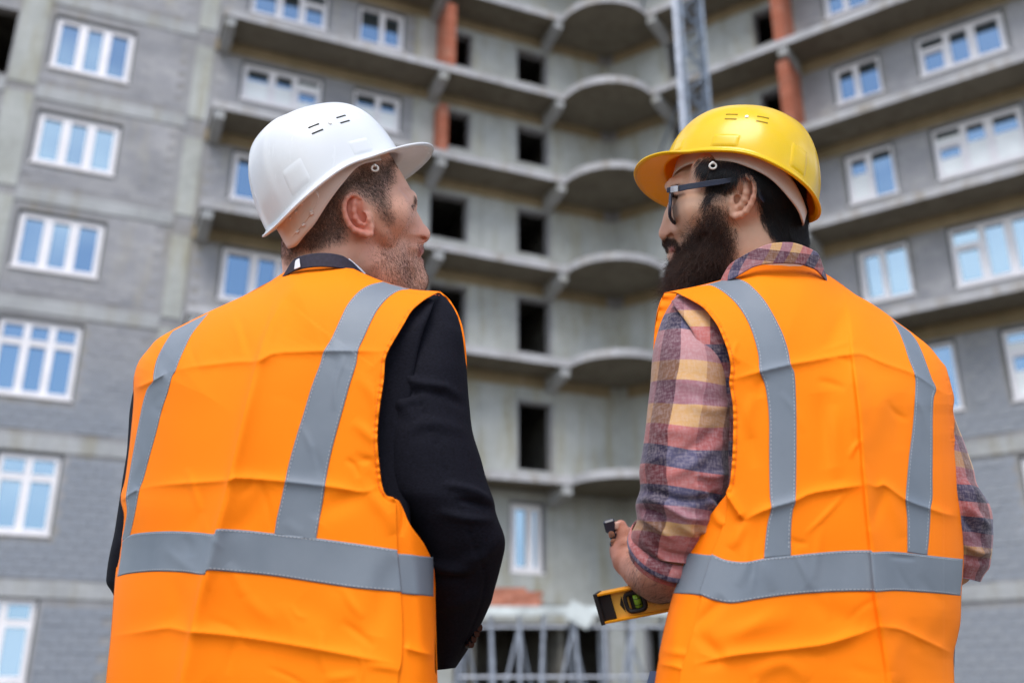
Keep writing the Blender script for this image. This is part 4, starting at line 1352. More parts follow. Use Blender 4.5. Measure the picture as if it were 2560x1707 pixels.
def ya(p):
    return torso_a.back(p) - .006 - folds(p, FA) - _na(p) - scallop(p, armA) - scallop(p, neckA, 7, .0005)

jacket_a = MB()
vest_a = empty('safety_vest', tuple(ahead(684, 1300, 1.395))); set_parent(vest_a, man_a)
# set_parent keeps world placement
leftA = V1([(-12, 1850), (8, 1568), (25, 1400), (40, 1200), (50, 1130), (65, 1050), (72, 975), (60, 915), (75, 850), (90, 740), (102, 620), (106, 560), (105, 525), (108, 480), (125, 430), (160, 385), (190, 352), (250, 316)])
topA = V1([(250, 316), (370, 256), (480, 206), (580, 155), (640, 115), (700, 93), (780, 90), (860, 95), (920, 120), (990, 148), (1085, 175), (1190, 183)])
rightA = V1([(1030, 1850), (1040, 1568), (1055, 1480), (1057, 1340), (1050, 1240), (1040, 1110), (1035, 980), (1030, 918), (1000, 903), (985, 870), (975, 800), (968, 700), (975, 600), (990, 500), (995, 430), (1005, 395), (1030, 350), (1060, 300), (1090, 250), (1130, 215), (1160, 197), (1190, 183)])
bottomA = V1([(-12, 1850), (300, 1875), (700, 1885), (1030, 1850)])
G = coons(bottomA, topA, leftA, rightA, 300, 380)
gp = G.reshape(-1, 2)
sheet('back_panel', G, ya(gp), M['vest'], vest_a)
# side and front of the vest
def ya_side(p):
    sideF = [(V1([(1075, 940), (1090, 1080), (1110, 1200), (1125, 1400), (1130, 1568)]), .004, 16, 'r'), (V1([(1060, 1440), (1110, 1455), (1165, 1470)]), .004, 10, 'v'), (V1([(1050, 905), (1060, 980), (1050, 1050)]), -.004, 8, 'r')]
    return torso_a.back(p) - .003 - folds(p, sideF) - _na(p)
sb = V1([(1028, 1850), (1100, 1860), (1195, 1850)]); stp = V1([(1024, 914), (1042, 922), (1058, 948)])
sl_ = V1([(1028, 1850), (1038, 1568), (1053, 1480), (1055, 1340), (1048, 1240), (1038, 1110), (1033, 980), (1024, 914)]); sr = V1([(1195, 1850), (1180, 1568), (1170, 1500), (1172, 1200), (1140, 1090), (1085, 1010), (1058, 948)])
Gs = coons(sb, stp, sl_, sr, 60, 260); sheet('side_panel', Gs, ya_side(Gs.reshape(-1, 2)), M['vest'], vest_a)
# front panel: closes the vest round the chest; its armhole edge stands out past the right shoulder
frT = V1([(250, 316), (370, 256), (480, 206), (640, 130), (800, 140), (990, 160), (1100, 182), (1190, 183)])
frR = V1([(1195, 1850), (1180, 1568), (1172, 1200), (1180, 1000), (1240, 850), (1270, 640), (1284, 450), (1275, 335), (1255, 265), (1225, 215), (1190, 183)])
Gf = coons(V1([(-12, 1850), (300, 1875), (700, 1885), (1195, 1850)]), frT, leftA, frR, 120, 200)
pf = Gf.reshape(-1, 2)
tA = torso_a.front(pf) + .004
edge_u = np.tile(np.linspace(0, 1, 120), 200)
yf = torso_a.mid(pf) + np.maximum(torso_a.half(pf), .0) + .006
up = np.clip((V1([(0, 880)])[0][1] - pf[:, 1])/200, 0, 1)
yf = yf*(1 - up*(edge_u > .9)*.0)
sheet('front_panel', Gf, yf + .002*np.sin(pf[:, 1]*.05)*edge_u, M['vest'], vest_a)
# loose shoulder edge folded forward of the sleeve
fo = V1([(1190, 183), (1222, 212), (1252, 262), (1274, 335), (1282, 400), (1285, 447)]); fi = V1([(1165, 204), (1200, 222), (1225, 262), (1252, 330), (1270, 395), (1283, 447)])
Gl = coons([fi[0], fo[0]], [fi[-1], fo[-1]], fi, fo, 14, 90)
pl_ = Gl.reshape(-1, 2); vv_ = np.repeat(np.linspace(0, 1, 90), 14); uu_ = np.tile(np.linspace(0, 1, 14), 90)
sheet('shoulder_edge', Gl, torso_a.mid(pl_) + .0075 - .012*(1-uu_)*(1-vv_) - .0025*np.sin(vv_*40)*uu_*(1-vv_), M['vest'], vest_a)

# reflective tapes (lie on the vest, sewn along both edges)
def tape(name, l, r, yfun, parent, nu=26, nv=220, off=.0016, mat=None):
    Gt = coons([l[0], r[0]], [l[-1], r[-1]], l, r, nu, nv)
    o = sheet(name, Gt, yfun(Gt.reshape(-1, 2)) - off, mat or M['tape'], parent, solid=.0007)
    return o
def sew(l, r, yfun, parent, inset=4.5, mat=None):
    L_, R_ = arc_resample(l, 60), arc_resample(r, 60)
    d = R_ - L_; n = np.linalg.norm(d, axis=1, keepdims=True); d = d/np.maximum(n, 1e-6)
    for ln in (L_ + d*inset, R_ - d*inset):
        stitch('stitching', [tuple(q_) for q_ in ln[1:-1]], yfun, mat or M['thread'], parent)
lt_l = V1([(250, 316), (232, 340), (205, 385), (185, 430), (175, 480), (174, 500), (155, 525), (140, 570), (125, 640), (108, 730), (95, 800), (82, 880), (78, 915), (82, 960), (75, 1010), (62, 1068)])
lt_r = V1([(378, 252), (345, 290), (310, 335), (285, 385), (265, 430), (252, 465), (240, 485), (225, 540), (205, 600), (185, 680), (160, 770), (140, 845), (125, 885), (115, 940), (105, 990), (93, 1042)])
rt_l = V1([(988, 148), (940, 160), (900, 185), (862, 230), (835, 285), (805, 350), (778, 395), (765, 440), (735, 520), (708, 610), (680, 700), (655, 790), (640, 860), (625, 930), (612, 985), (604, 1040)])
rt_r = V1([(1086, 175), (1045, 180), (1005, 205), (970, 245), (945, 290), (920, 345), (900, 390), (892, 440), (870, 510), (845, 600), (820, 690), (800, 770), (785, 850), (775, 920), (762, 990), (750, 1062)])
bt = V1([(62, 1072), (90, 1045), (150, 1034), (240, 1030), (330, 1034), (388, 1040), (395, 1028), (410, 1022), (500, 1027), (620, 1040), (760, 1056), (900, 1075), (1038, 1096)])
bb = V1([(45, 1192), (90, 1180), (180, 1172), (280, 1175), (350, 1184), (360, 1172), (375, 1168), (470, 1175), (600, 1188), (760, 1212), (900, 1232), (1053, 1245)])
for l, r in ((lt_l, lt_r), (rt_l, rt_r), (bb, bt)):
    t_ = tape('reflective_tape', l, r, ya, vest_a, nv=320 if l is bb else 240); sew(l, r, ya, t_)
t_ = tape('reflective_tape', V1([(1054, 1250), (1090, 1254), (1135, 1257), (1172, 1262)]), V1([(1040, 1110), (1080, 1112), (1120, 1118), (1165, 1122)]), ya_side, vest_a, nv=60)
stitch('stitching', [(a - 8, b) for a, b in armA[2:-1]], ya, M['othread'], vest_a, off=.0012)
stitch('stitching', [(a, b + 9) for a, b in neckA[1:]], ya, M['othread'], vest_a, off=.0010)

# jacket body seen through the armhole, and its collar
jk = empty('suit_jacket', tuple(ahead(684, 1000, 1.40))); set_parent(jk, man_a)
Gj = coons(V1([(0, 1880), (600, 1890), (1120, 1880)]), V1([(300, 330), (640, 130), (850, 120), (1170, 215)]), V1([(0, 1880), (70, 1100), (110, 600), (300, 330)]), V1([(1120, 1880), (1090, 1100), (1075, 700), (1110, 400), (1170, 215)]), 80, 120)
pj = Gj.reshape(-1, 2)
sheet('jacket_back', Gj, torso_a.back(pj) + .016, M['suit'], jk)
# sleeves
def sleeve(name, edges, Yc, half, mat, parent, seed, fl, amp=.0014, attrs_uv=None, n_ring=110, n_len=300, seam=None):
    px, Y, th, s = tube_rows(edges, Yc, half, n_ring, n_len)
    pp = px.reshape(-1, 2)
    nz = cloth_noise(seed, amp, .014, .045)
    facing = np.clip(np.sin(th), -.2, 1)
    rel = (folds(pp, fl)*np.tile(np.clip(facing*1.5, 0, 1), len(s)) + nz(pp + 31*np.tile(np.sin(th), len(s))[:, None]))
    at = {'along': np.repeat(s, len(th)), 'round': np.tile(th/(2*np.pi), len(s))}
    if attrs_uv: at = attrs_uv(px, s, th)
    return tube_obj(name, px, Y, mat, parent, at, rel), px, Y
EA = [((1100, 196), (1190, 188)), ((1062, 235), (1228, 226)), ((1030, 300), (1258, 290)), ((985, 400), (1282, 430)), ((945, 520), (1296, 590)), ((935, 640), (1310, 690)), ((940, 760), (1342, 800)), ((975, 880), (1378, 920)),
      ((1040, 960), (1388, 965)), ((1075, 1050), (1418, 1052)), ((1095, 1130), (1410, 1135)), ((1118, 1210), (1386, 1230)), ((1132, 1290), (1372, 1285)), ((1146, 1380), (1335, 1360)), ((1158, 1450), (1290, 1440)), ((1172, 1522), (1243, 1512))]
EA = [(V1([a])[0], V1([b])[0]) for a, b in EA]
FS = [(V1([(1020, 430), (1090, 500), (1180, 520), (1270, 560)]), .007, 13, 'r'), (V1([(1010, 560), (1100, 545), (1200, 540), (1290, 600)]), -.006, 12, 'r'), (V1([(1010, 620), (1060, 580), (1130, 545), (1230, 515)]), .005, 12, 'r'),
      (V1([(1040, 700), (1130, 650), (1220, 660), (1300, 690)]), .004, 16, 'r'), (V1([(1010, 480), (1040, 560), (1100, 640)]), .004, 14, 'r'),
      (V1([(1200, 860), (1280, 880), (1345, 910), (1388, 935)]), .007, 11, 'r'), (V1([(1250, 920), (1320, 930), (1385, 955)]), -.006, 9, 'r'), (V1([(1180, 960), (1290, 985), (1390, 990)]), .005, 12, 'r'),
      (V1([(1400, 1040), (1360, 1100), (1290, 1130), (1230, 1180)]), .005, 14, 'r'), (V1([(1110, 1130), (1200, 1160), (1290, 1160), (1350, 1110)]), .006, 14, 'r'), (V1([(1130, 1175), (1200, 1200), (1290, 1195)]), -.005, 12, 'r'),
      (V1([(1150, 1300), (1240, 1290), (1330, 1250)]), .004, 14, 'r'), (V1([(1180, 300), (1240, 330), (1275, 400)]), .003, 16, 'r'), (V1([(1070, 320), (1060, 420), (1040, 500)]), .003, 14, 'r'),
      (V1([(1030, 420), (1110, 560), (1160, 680), (1220, 840), (1280, 1000), (1330, 1120), (1350, 1220), (1320, 1330), (1250, 1480)]), -.0022, 2.2, 'v')]
Ya = [1.32, 1.315, 1.31, 1.31, 1.31, 1.305, 1.30, 1.30, 1.30, 1.31, 1.33, 1.36, 1.39, 1.43, 1.47, 1.51]
Ha = [.02, .040, .055, .068, .072, .070, .067, .064, .062, .060, .058, .056, .054, .050, .046, .042]
sl_a, _, _ = sleeve('sleeve', EA, Ya, Ha, M['suit'], jk, 21, FS)
mb = MB()
for (x, y) in V1([(1316, 1372), (1306, 1392), (1296, 1412), (1287, 1430)]):
    c_ = Vector(A3(x, y, 1.435)); mb = MB(); mb.tube(c_ + Vector((0, 0, 0)), c_ + Vector((.006, -.006, 0)), .0055, 14); mb.build('sleeve_button', M['button'], sl_a)
EL = [((150, 420), (230, 400)), ((108, 520), (260, 520)), ((96, 575), (265, 600)), ((82, 690), (260, 700)), ((76, 760), (250, 790)), ((58, 860), (240, 880)), ((42, 980), (230, 990)), ((28, 1080), (220, 1090)), ((12, 1180), (200, 1180)), ((12, 1215), (190, 1220)), ((32, 1250), (180, 1270)), ((60, 1320), (180, 1350)), ((90, 1400), (180, 1430))]
sleeve('sleeve', [(V1([a])[0], V1([b])[0]) for a, b in EL], [1.46, 1.46, 1.46, 1.46, 1.46, 1.455, 1.45, 1.45, 1.46, 1.48, 1.5, 1.56, 1.62], [.03, .05, .055, .055, .055, .052, .05, .05, .05, .05, .048, .045, .042], M['suit'], jk, 23, [], .0022)
# collar band round the neck
def collar_band(name, top, bot, yc, rx_px, xc, depth, mat, parent, thick=.002, n=90, m=16, attrs=None, y_add=0.0):
    T_, B_ = arc_resample(top, n), arc_resample(bot, n)
    t = np.linspace(0, 1, m)[:, None, None]; Gc = B_[None]*(1-t) + T_[None]*t
    u = np.clip((Gc[..., 0] - xc)/rx_px, -1, 1)
    Y = yc - depth*np.sqrt(1 - u*u*.98) + y_add*(1-t[..., 0])
    at = attrs(Gc) if attrs else None
    return sheet(name, Gc, Y, mat, parent, solid=thick, attrs=at)
N1 = lambda l: crop(l, 600, 480, 6.533)
cb = collar_band('collar', N1([(740, 1330), (830, 1170), (900, 1095), (1000, 1050), (1150, 1015), (1300, 1000), (1450, 1003), (1600, 1025), (1700, 1060), (1830, 1150), (1940, 1260), (2020, 1340)]),
                 N1([(640, 1440), (830, 1320), (960, 1270), (1100, 1240), (1250, 1225), (1400, 1225), (1550, 1235), (1700, 1260), (1800, 1300), (1900, 1360), (1980, 1420), (2060, 1480)]),
                 1.385, 118, 800, .092, M['collar'], jk)
collar_band('neck_label', N1([(905, 1128), (930, 1105), (968, 1086)]), N1([(885, 1262), (930, 1250), (985, 1225)]), 1.380, 118, 800, .092, M['white_cloth'], jk, thick=.0006, n=12)
collar_band('shirt_collar', N1([(1780, 1090), (1850, 1145), (1950, 1230), (2050, 1330)]), N1([(1760, 1120), (1850, 1190), (1930, 1270), (2030, 1380)]), 1.392, 118, 800, .088, M['white_cloth'], jk, thick=.001, n=30)
# far side of the collar
collar_band('collar', N1([(740, 1330), (1000, 1290), (1500, 1290), (2020, 1340)]), N1([(640, 1440), (1000, 1500), (1500, 1500), (2060, 1480)]), 1.385, 118, 800, -.085, M['collar'], jk)
# trousers and shoes
def legs(person, xc, y, mat, spread, turn):
    pr = empty('trousers', (xc, y, .9)); set_parent(pr, person)
    for sgn, dy in ((1, -.02), (-1, .03)):
        mb = MB(); x = xc + sgn*spread
        mb.path([(xc + sgn*.05, y, .98), (x - sgn*.02, y, .86), (x, y + dy, .6), (x + sgn*.005, y - .01 + dy, .45), (x + sgn*.01, y + .02 + dy, .2), (x + sgn*.01, y + .03 + dy, .05)], [.09, .095, .09, .080, .072, .078], 28)
        mb.build('trouser_leg', mat, pr, smooth=True)
        mb = MB(); d = Vector((math.sin(turn), math.cos(turn), 0)); c_ = Vector((x + sgn*.01, y + .03 + dy, 0))
        mb.path([tuple(c_ - d*.07 + Vector((0, 0, .05))), tuple(c_ - d*.03 + Vector((0, 0, .055))), tuple(c_ + d*.06 + Vector((0, 0, .05))), tuple(c_ + d*.14 + Vector((0, 0, .04))), tuple(c_ + d*.19 + Vector((0, 0, .03)))], [.035, .05, .048, .042, .025], 20)
        mb.build('shoe', M['boot'], person, smooth=True)
legs(man_a, XA - .01, 1.43, M['trousers'], .105, .5)
# ================================================================ man in the yellow helmet
DB = 1.53
K2 = lambda l: crop(l, 1560, 220, 3.0148)
K2b = lambda l: crop(l, 1630, 390, 4.48)
K2c = lambda l: crop(l, 1800, 380, 4.9)
V2 = lambda l: crop(l, 1560, 580, 1.391)
S7 = lambda l: crop(l, 1080, 1200, 3.0926)
N2 = lambda l: crop(l, 1480, 1200, 3.919)

def build_head_b():
    S = Solid(1830, 460, DB, -.145, .135, -.215, .075, -.115, .125, .00125)
    face = K2([(372, 640), (352, 700), (338, 742), (352, 790), (366, 830), (352, 885), (342, 945), (322, 1000), (298, 1045), (279, 1083), (275, 1112), (292, 1137), (335, 1150), (362, 1165), (390, 1185), (402, 1240), (390, 1290), (372, 1330),
               (368, 1390), (375, 1450), (420, 1520), (500, 1560), (620, 1540), (720, 1450), (790, 1320), (830, 1200), (900, 1130), (1000, 1110), (1100, 1130), (1230, 1180), (1340, 1175),
               (1346, 1080), (1340, 980), (1332, 920), (1338, 820), (1326, 700), (1276, 560), (1190, 455), (1060, 385), (900, 345), (740, 345), (600, 385), (490, 455), (420, 545)])
    ctrl = k3([(850, 620, .077, 0), (1100, 750, .072, -.004), (1250, 900, .056, -.006), (1150, 1080, .058, -.004), (650, 600, .066, .010), (480, 640, .046, .024), (400, 740, .032, .032),
               (700, 850, .070, .004), (560, 900, .058, .012), (450, 950, .044, .022), (420, 1060, .036, .028), (560, 1100, .056, .012), (450, 1220, .034, .028), (300, 1085, .011, .040), (330, 1010, .014, .036), (325, 1130, .012, .040), (360, 950, .022, .030), (420, 1380, .032, .030), (560, 1380, .044, .018),
               (700, 1200, .060, .008), (850, 1000, .068, .002), (950, 900, .070, 0)], K2)
    S.inflate(face, ctrl, 0)
    S.limb(k3([(1020, 850, .005), (1010, 1200, .006), (1080, 1650, .012)], K2), [.064, .068, .074], .018)
    S.limb(k3([(850, 1120, -.018), (800, 1350, -.004), (760, 1600, .01)], K2), [.034, .032, .034], .014)
    S.limb(k3([(1180, 1000, -.004), (1150, 1300, .0), (1150, 1600, .0)], K2), [.028, .034, .040], .014)
    S.limb(k3([(760, 880, -.026), (600, 900, -.020), (470, 915, .004)], K2), [.034, .034, .020], .03)       # cheekbone
    S.limb(k3([(470, 720, -.008), (385, 730, .010), (350, 742, .024)], K2), [.013, .011, .009], .006)         # brow
    a, b = S.pts(k3([(400, 838, -.008), (352, 840, .010)], K2)); sl, g = S._capsule(a, b, .0085, .0085); S.smax_neg(g, .006, sl)
    S.ball(k3([(398, 836, .006)], K2)[0], .0118, .002)
    S.limb(k3([(372, 800, -.004), (420, 806, -.012), (448, 815, -.014)], K2), [.0030, .0034, .0026], .003)   # upper lid
    S.limb(k3([(375, 866, -.003), (420, 858, -.010)], K2), [.0028, .0026], .004)
    # nose
    S.limb(k3([(385, 880, .032), (362, 965, .036), (338, 1035, .039)], K2), [.0065, .0078, .0088], .014)
    S.ball(k3([(318, 1098, .041)], K2)[0], .0100, .008)
    S.ball(k3([(362, 1094, .029)], K2)[0], .0112, .006)
    S.limb(k3([(318, 1128, .041), (358, 1128, .037)], K2), [.0045, .0050], .004)
    a, b = S.pts(k3([(338, 1124, .022), (362, 1116, .019)], K2)); sl, g = S._capsule(a, b, .0034, .0050); S.smax_neg(g, .0016, sl)
    # lips, beard mass under the hair
    S.limb(k3([(330, 1165, .044), (380, 1160, .034), (400, 1200, .022)], K2), [.0085, .0095, .007], .005)      # moustache mound
    S.limb(k3([(352, 1205, .040), (368, 1215, .032)], K2), [.0080, .0080], .003)
    S.limb(k3([(360, 1262, .040), (376, 1268, .032)], K2), [.0075, .0075], .003)
    S.limb(k3([(400, 1330, .034), (396, 1420, .030), (400, 1500, .022)], K2), [.012, .014, .014], .010)
    S.limb(k3([(480, 1400, .010), (560, 1380, -.010), (680, 1250, -.026), (730, 1120, -.036)], K2), [.026, .032, .028, .022], .014)
    S.limb(k3([(470, 1510, .010), (580, 1510, -.004), (690, 1380, -.014)], K2), [.026, .032, .030], .014)
    # sideburn
    S.limb(k3([(690, 1000, -.048), (700, 880, -.056)], K2), [.020, .016], .010)
    # hair mass at the back
    S.limb(k3([(1150, 800, -.020), (1190, 950, -.014), (1235, 1100, -.004)], K2), [.038, .033, .023], .014)
    S.limb(k3([(1100, 700, -.030), (900, 640, -.034), (700, 640, -.034)], K2), [.046, .046, .040], .014)
    def near(px, py):
        u, vv = S.uv(px, py); i = int((u - S.x[0])/S.h); j = int((vv - S.y[0])/S.h)
        col = S.f[i, j]; k = np.argmax(col < 0); return S.w[k]
    ax, ay = K2b([(890, 520)])[0]; base = near(ax, ay)
    def ed(x): return base - .003 - .017*max(0, (x-890)/270)**.8
    def EP(l): return [(*K2b([(x, y)])[0], ed(x) + dz) for (x, y, dz) in l]
    E_ = Solid(1830, 460, DB, *S.x[[0, -1]], *S.y[[0, -1]], *S.w[[0, -1]], S.h); E_.n = S.n; E_.x, E_.y, E_.w = S.x, S.y, S.w; E_.f = np.full(S.f.shape, 1.0, np.float32)
    rim = [(960, 400, .004), (955, 330, .0), (972, 262, -.001), (1012, 228, -.001), (1062, 226, -.001), (1110, 256, -.001), (1142, 312, 0), (1150, 380, 0), (1138, 460, 0), (1105, 545, 0), (1055, 620, 0), (1000, 662, .001), (945, 676, .002), (905, 668, .003)]
    for (x, y, r) in ((1080, 330, .010), (1085, 420, .011), (1060, 500, .012), (1020, 570, .012), (1040, 290, .009), (970, 620, .010), (1010, 480, .010)):
        E_.ball(EP([(x, y, .008)])[0], r, .008, squash=(1, 1, 2.0))
    E_.soften(5)
    E_.limb(EP(rim), [.0030, .0034, .0040, .0040, .0040, .0040, .0040, .0040, .0042, .0044, .0048, .0052, .0056, .0050], .002)
    E_.limb(EP([(1040, 275, .003), (1050, 340, .0015), (1056, 410, .001), (1040, 490, .001), (1010, 550, .002), (965, 585, .0025)]), [.0028, .0044, .0050, .0048, .0044, .0040], .004)
    E_.limb(EP([(912, 470, .0), (905, 520, .0), (915, 555, .001)]), [.0044, .0042, .0036], .002)
    E_.limb(EP([(985, 420, .004), (1010, 440, .003)]), [.0028, .0032], .002)
    E_.limb(EP([(960, 420, .012), (900, 500, .010), (910, 600, .006)]), [.010, .010, .009], .006)
    a, b = E_.pts(EP([(992, 300, .001), (1000, 330, .002)])); sl, g = E_._capsule(a, b, .0044, .0050); E_.smax_neg(g, .002, sl)
    a, b = E_.pts(EP([(985, 375, .002), (1008, 410, .004)])); sl, g = E_._capsule(a, b, .0042, .0052); E_.smax_neg(g, .0015, sl)
    a, b = E_.pts(EP([(955, 478, .002), (938, 535, .005)])); sl, g = E_._capsule(a, b, .0060, .0042); E_.smax_neg(g, .0015, sl)
    a, b = E_.pts(EP([(1100, 300, -.003), (1108, 420, -.003)])); sl, g = E_._capsule(a, b, .0030, .0026); E_.smax_neg(g, .002, sl)
    S.smin(E_.f, .0035)
    return S
SB = build_head_b()
vb, qb, pxb, wb = SB.mesh(); qb = outward(vb, qb)

lips_poly = K2b([(185, 1010), (215, 990), (260, 1010), (272, 1060), (215, 1110), (190, 1060)])
hair_b = K2b([(540, 60), (700, 30), (1000, 40), (1300, 80), (1700, 300), (1760, 800), (1760, 1100), (1600, 1120), (1480, 1060), (1400, 940), (1330, 860), (1270, 760), (1235, 700), (1225, 640), (1215, 560), (1190, 430), (1160, 300), (1100, 225), (1030, 200),
              (970, 235), (930, 300), (880, 330), (800, 390), (700, 420), (660, 470), (615, 500), (630, 430), (650, 350), (640, 260), (600, 210), (560, 180), (530, 120)])
beard_b = K2b([(635, 440), (700, 400), (745, 420), (765, 560), (800, 680), (850, 790), (890, 880), (905, 980), (880, 1100), (850, 1200), (830, 1300), (800, 1380), (740, 1560), (300, 1680), (60, 1640), (90, 1450), (200, 1340), (245, 1240), (262, 1180), (290, 1190), (300, 1110),
               (320, 1050), (400, 930), (470, 830), (560, 680), (600, 560)])
beard_core = K2b([(650, 600), (740, 640), (860, 860), (880, 1000), (820, 1300), (740, 1560), (300, 1680), (80, 1620), (120, 1460), (250, 1250), (320, 1080), (420, 960), (540, 800)])
must_b = K2b([(120, 955), (175, 918), (240, 930), (285, 975), (300, 1040), (285, 1090), (262, 1080), (262, 1020), (225, 990), (190, 1000), (180, 1050), (150, 1040)])
under_lip = K2b([(210, 1180), (245, 1190), (245, 1240), (215, 1260), (200, 1220)])
ear_b = K2b([(880, 690), (860, 600), (870, 480), (930, 420), (930, 300), (980, 215), (1060, 205), (1130, 240), (1175, 330), (1170, 460), (1130, 560), (1060, 660), (960, 700)])
on_ear = soft_mask(pxb, ear_b, 8)
mhb = soft_mask(pxb, hair_b, 12)*(1-on_ear)
mbb = (1 - soft_mask(pxb, lips_poly, 4))*np.maximum.reduce([soft_mask(pxb, beard_b, 30)*.8, soft_mask(pxb, beard_core, 20), soft_mask(pxb, must_b, 6), soft_mask(pxb, under_lip, 6)*.9])*(1-on_ear)
redb = np.clip(on_ear*.35 + soft_mask(pxb, K2b([(60, 780), (270, 780), (270, 930), (60, 930)]), 24)*.5 + soft_mask(pxb, K2b([(1180, 400), (1260, 560), (1200, 700), (1000, 740), (900, 720), (1100, 640)]), 20)*.5, 0, 1)
lipb = soft_mask(pxb, K2b([(185, 1010), (215, 990), (260, 1010), (268, 1060), (215, 1100), (190, 1060)]), 5) + .6*soft_mask(pxb, K2b([(200, 1150), (270, 1085), (280, 1110), (215, 1180)]), 5)
browb = soft_mask(pxb, K2b([(205, 360), (260, 328), (330, 340), (330, 352), (250, 350), (215, 372)]), 5)*.7 + .9*soft_mask(pxb, K2b([(215, 478), (260, 448), (350, 420), (362, 432), (290, 462), (240, 490)]), 5)

def build_hand_b():
    S = Solid(1600, 1380, 1.62, -.075, .135, -.105, .075, -.10, .165, .0016)
    P_ = lambda l: k3(l, S7)
    # forearm: elbow low at right, wrist at left and further away
    S.limb(P_([(1850, 755, -.030), (1760, 755, -.010), (1690, 728, .020), (1625, 690, .050), (1570, 650, .072), (1525, 610, .085)]), [.038, .0385, .036, .031, .026, .0235], .012)
    # palm
    S.limb(P_([(1520, 610, .085), (1498, 540, .098), (1492, 470, .108)]), [.026, .024, .022], .010, squash=(1, 1, 1))
    S.limb(P_([(1545, 560, .100), (1535, 470, .115)]), [.022, .020], .010)
    # thumb, pointing up along the handset
    S.limb(P_([(1505, 590, .080), (1508, 500, .080), (1490, 420, .086), (1459, 352, .090)]), [.019, .0140, .0110, .0098], .006)
    # four fingers curled round the far side of the handset
    for (y, r, k) in ((420, .0090, 0), (470, .0092, 1), (520, .0090, 2), (566, .0080, 3)):
        S.limb(P_([(1545, y+16, .112), (1515, y-6, .132), (1482, y, .136 - .002*k), (1458, y+8, .122), (1462, y+14, .108)]), [r*1.12, r*1.05, r, r*.92, r*.82], .0025)
    return S
SH = build_hand_b()
vh, qh, pxh, wh = SH.mesh(); qh = outward(vh, qh)
nb = len(vb)
XB = .315
man_b = make_person(np.vstack([vb, vh]), np.vstack([qb, qh + nb]), pxb,
    {'hair': np.concatenate([np.clip(mhb + mbb, 0, 1)*.97, .20*np.ones(len(vh))]), 'red': np.concatenate([redb, np.clip(1 - (pxh[:, 0] - S7([(1400, 0)])[0][0])/60, 0, 1)*.3 + .65]), 'lip': np.concatenate([lipb, 0*vh[:, 0]]), 'brow': np.concatenate([browb, 0*vh[:, 0]])}, M['skin_b'],  # redness of forearm and hand includes painted bounce light from the vest
    'bearded man in yellow helmet and glasses, orange vest over a plaid shirt, facing left',
    [([A3(1905, 640, 1.385), A3(1915, 760, 1.40), A3(1980, 900, 1.40), A3(2000, 1200, 1.41), A3(2000, 1450, 1.42), A3(2000, 1600, 1.43)], [.05, .085, .115, .115, .11, .09]),
     ([A3(1740, 860, 1.34), A3(1730, 1050, 1.32), A3(1700, 1300, 1.31), A3(1690, 1410, 1.35)], [.045, .042, .042, .044]),
     ([A3(2325, 1080, 1.47), A3(2370, 1220, 1.46), A3(2405, 1350, 1.465), A3(2380, 1410, 1.52), A3(2290, 1480, 1.68), A3(2200, 1500, 1.76)], [.020, .028, .030, .032, .028, .022]),
     ([(XB+.10, 1.42, .9), (XB+.11, 1.41, .48), (XB+.12, 1.45, .08)], [.085, .058, .04]), ([(XB-.08, 1.43, .9), (XB-.09, 1.42, .48), (XB-.09, 1.46, .08)], [.085, .058, .04])])

def sel(f): return f
grow_hair('hair', vb, qb, pxb, lambda p: soft_mask(p, hair_b, 10)*(1 - soft_mask(p, ear_b, 5)), 30000, .016, .00016,
          lambda p: np.stack([np.clip((p[:, 0]-1850)/160, -.9, .55), .9 + 0*p[:, 0]], -1), .13, M['hair_b'], man_b, 13, 6, .08, .16, .4)
def beard_len(p):
    y = (p[:, 1] - 480)/220
    return .007 + .011*np.clip(y, 0, 1.1)
grow_hair('beard', vb, qb, pxb, lambda p: (soft_mask(p, beard_b, 22)*.7 + soft_mask(p, beard_core, 20))*(1 - soft_mask(p, lips_poly, 6))*(1 - soft_mask(p, ear_b, 5)), 26000, beard_len, .00017,
          lambda p: np.stack([-.30 + .15*np.clip((p[:, 0]-1760)/60, -1, 1), .9 + 0*p[:, 0]], -1), .22, M['beard_b'], man_b, 14, 7, .50, .45, .30)
grow_hair('moustache', vb, qb, pxb, lambda p: (soft_mask(p, must_b, 5) + .8*soft_mask(p, under_lip, 5))*(1 - soft_mask(p, lips_poly, 4)), 3000, .0058, .00013,
          lambda p: np.stack([.05 + 0*p[:, 0], .95 + 0*p[:, 0]], -1), .22, M['beard_b'], man_b, 15, 5, .15, .3, .4)
grow_hair('eyebrow', vb, qb, pxb, lambda p: soft_mask(p, K2b([(205, 362), (260, 328), (335, 338), (330, 352), (250, 352), (215, 374)]), 4), 500, .007, .00012,
          lambda p: np.stack([.9 + 0*p[:, 0], -.1 + 0*p[:, 0]], -1), .2, M['hair_b'], man_b, 16, 4, .1, .2, .5)
grow_hair('arm_hair', vh, qh, pxh, lambda p: np.clip((p[:, 0] - S7([(1480, 0)])[0][0])/30, 0, 1), 3600, .009, .00008, lambda p: np.stack([-.5 + 0*p[:, 0], .8 + 0*p[:, 0]], -1), .12, M['hair_b'], man_b, 17, 4, .15, .4, .5)
lam = MB()

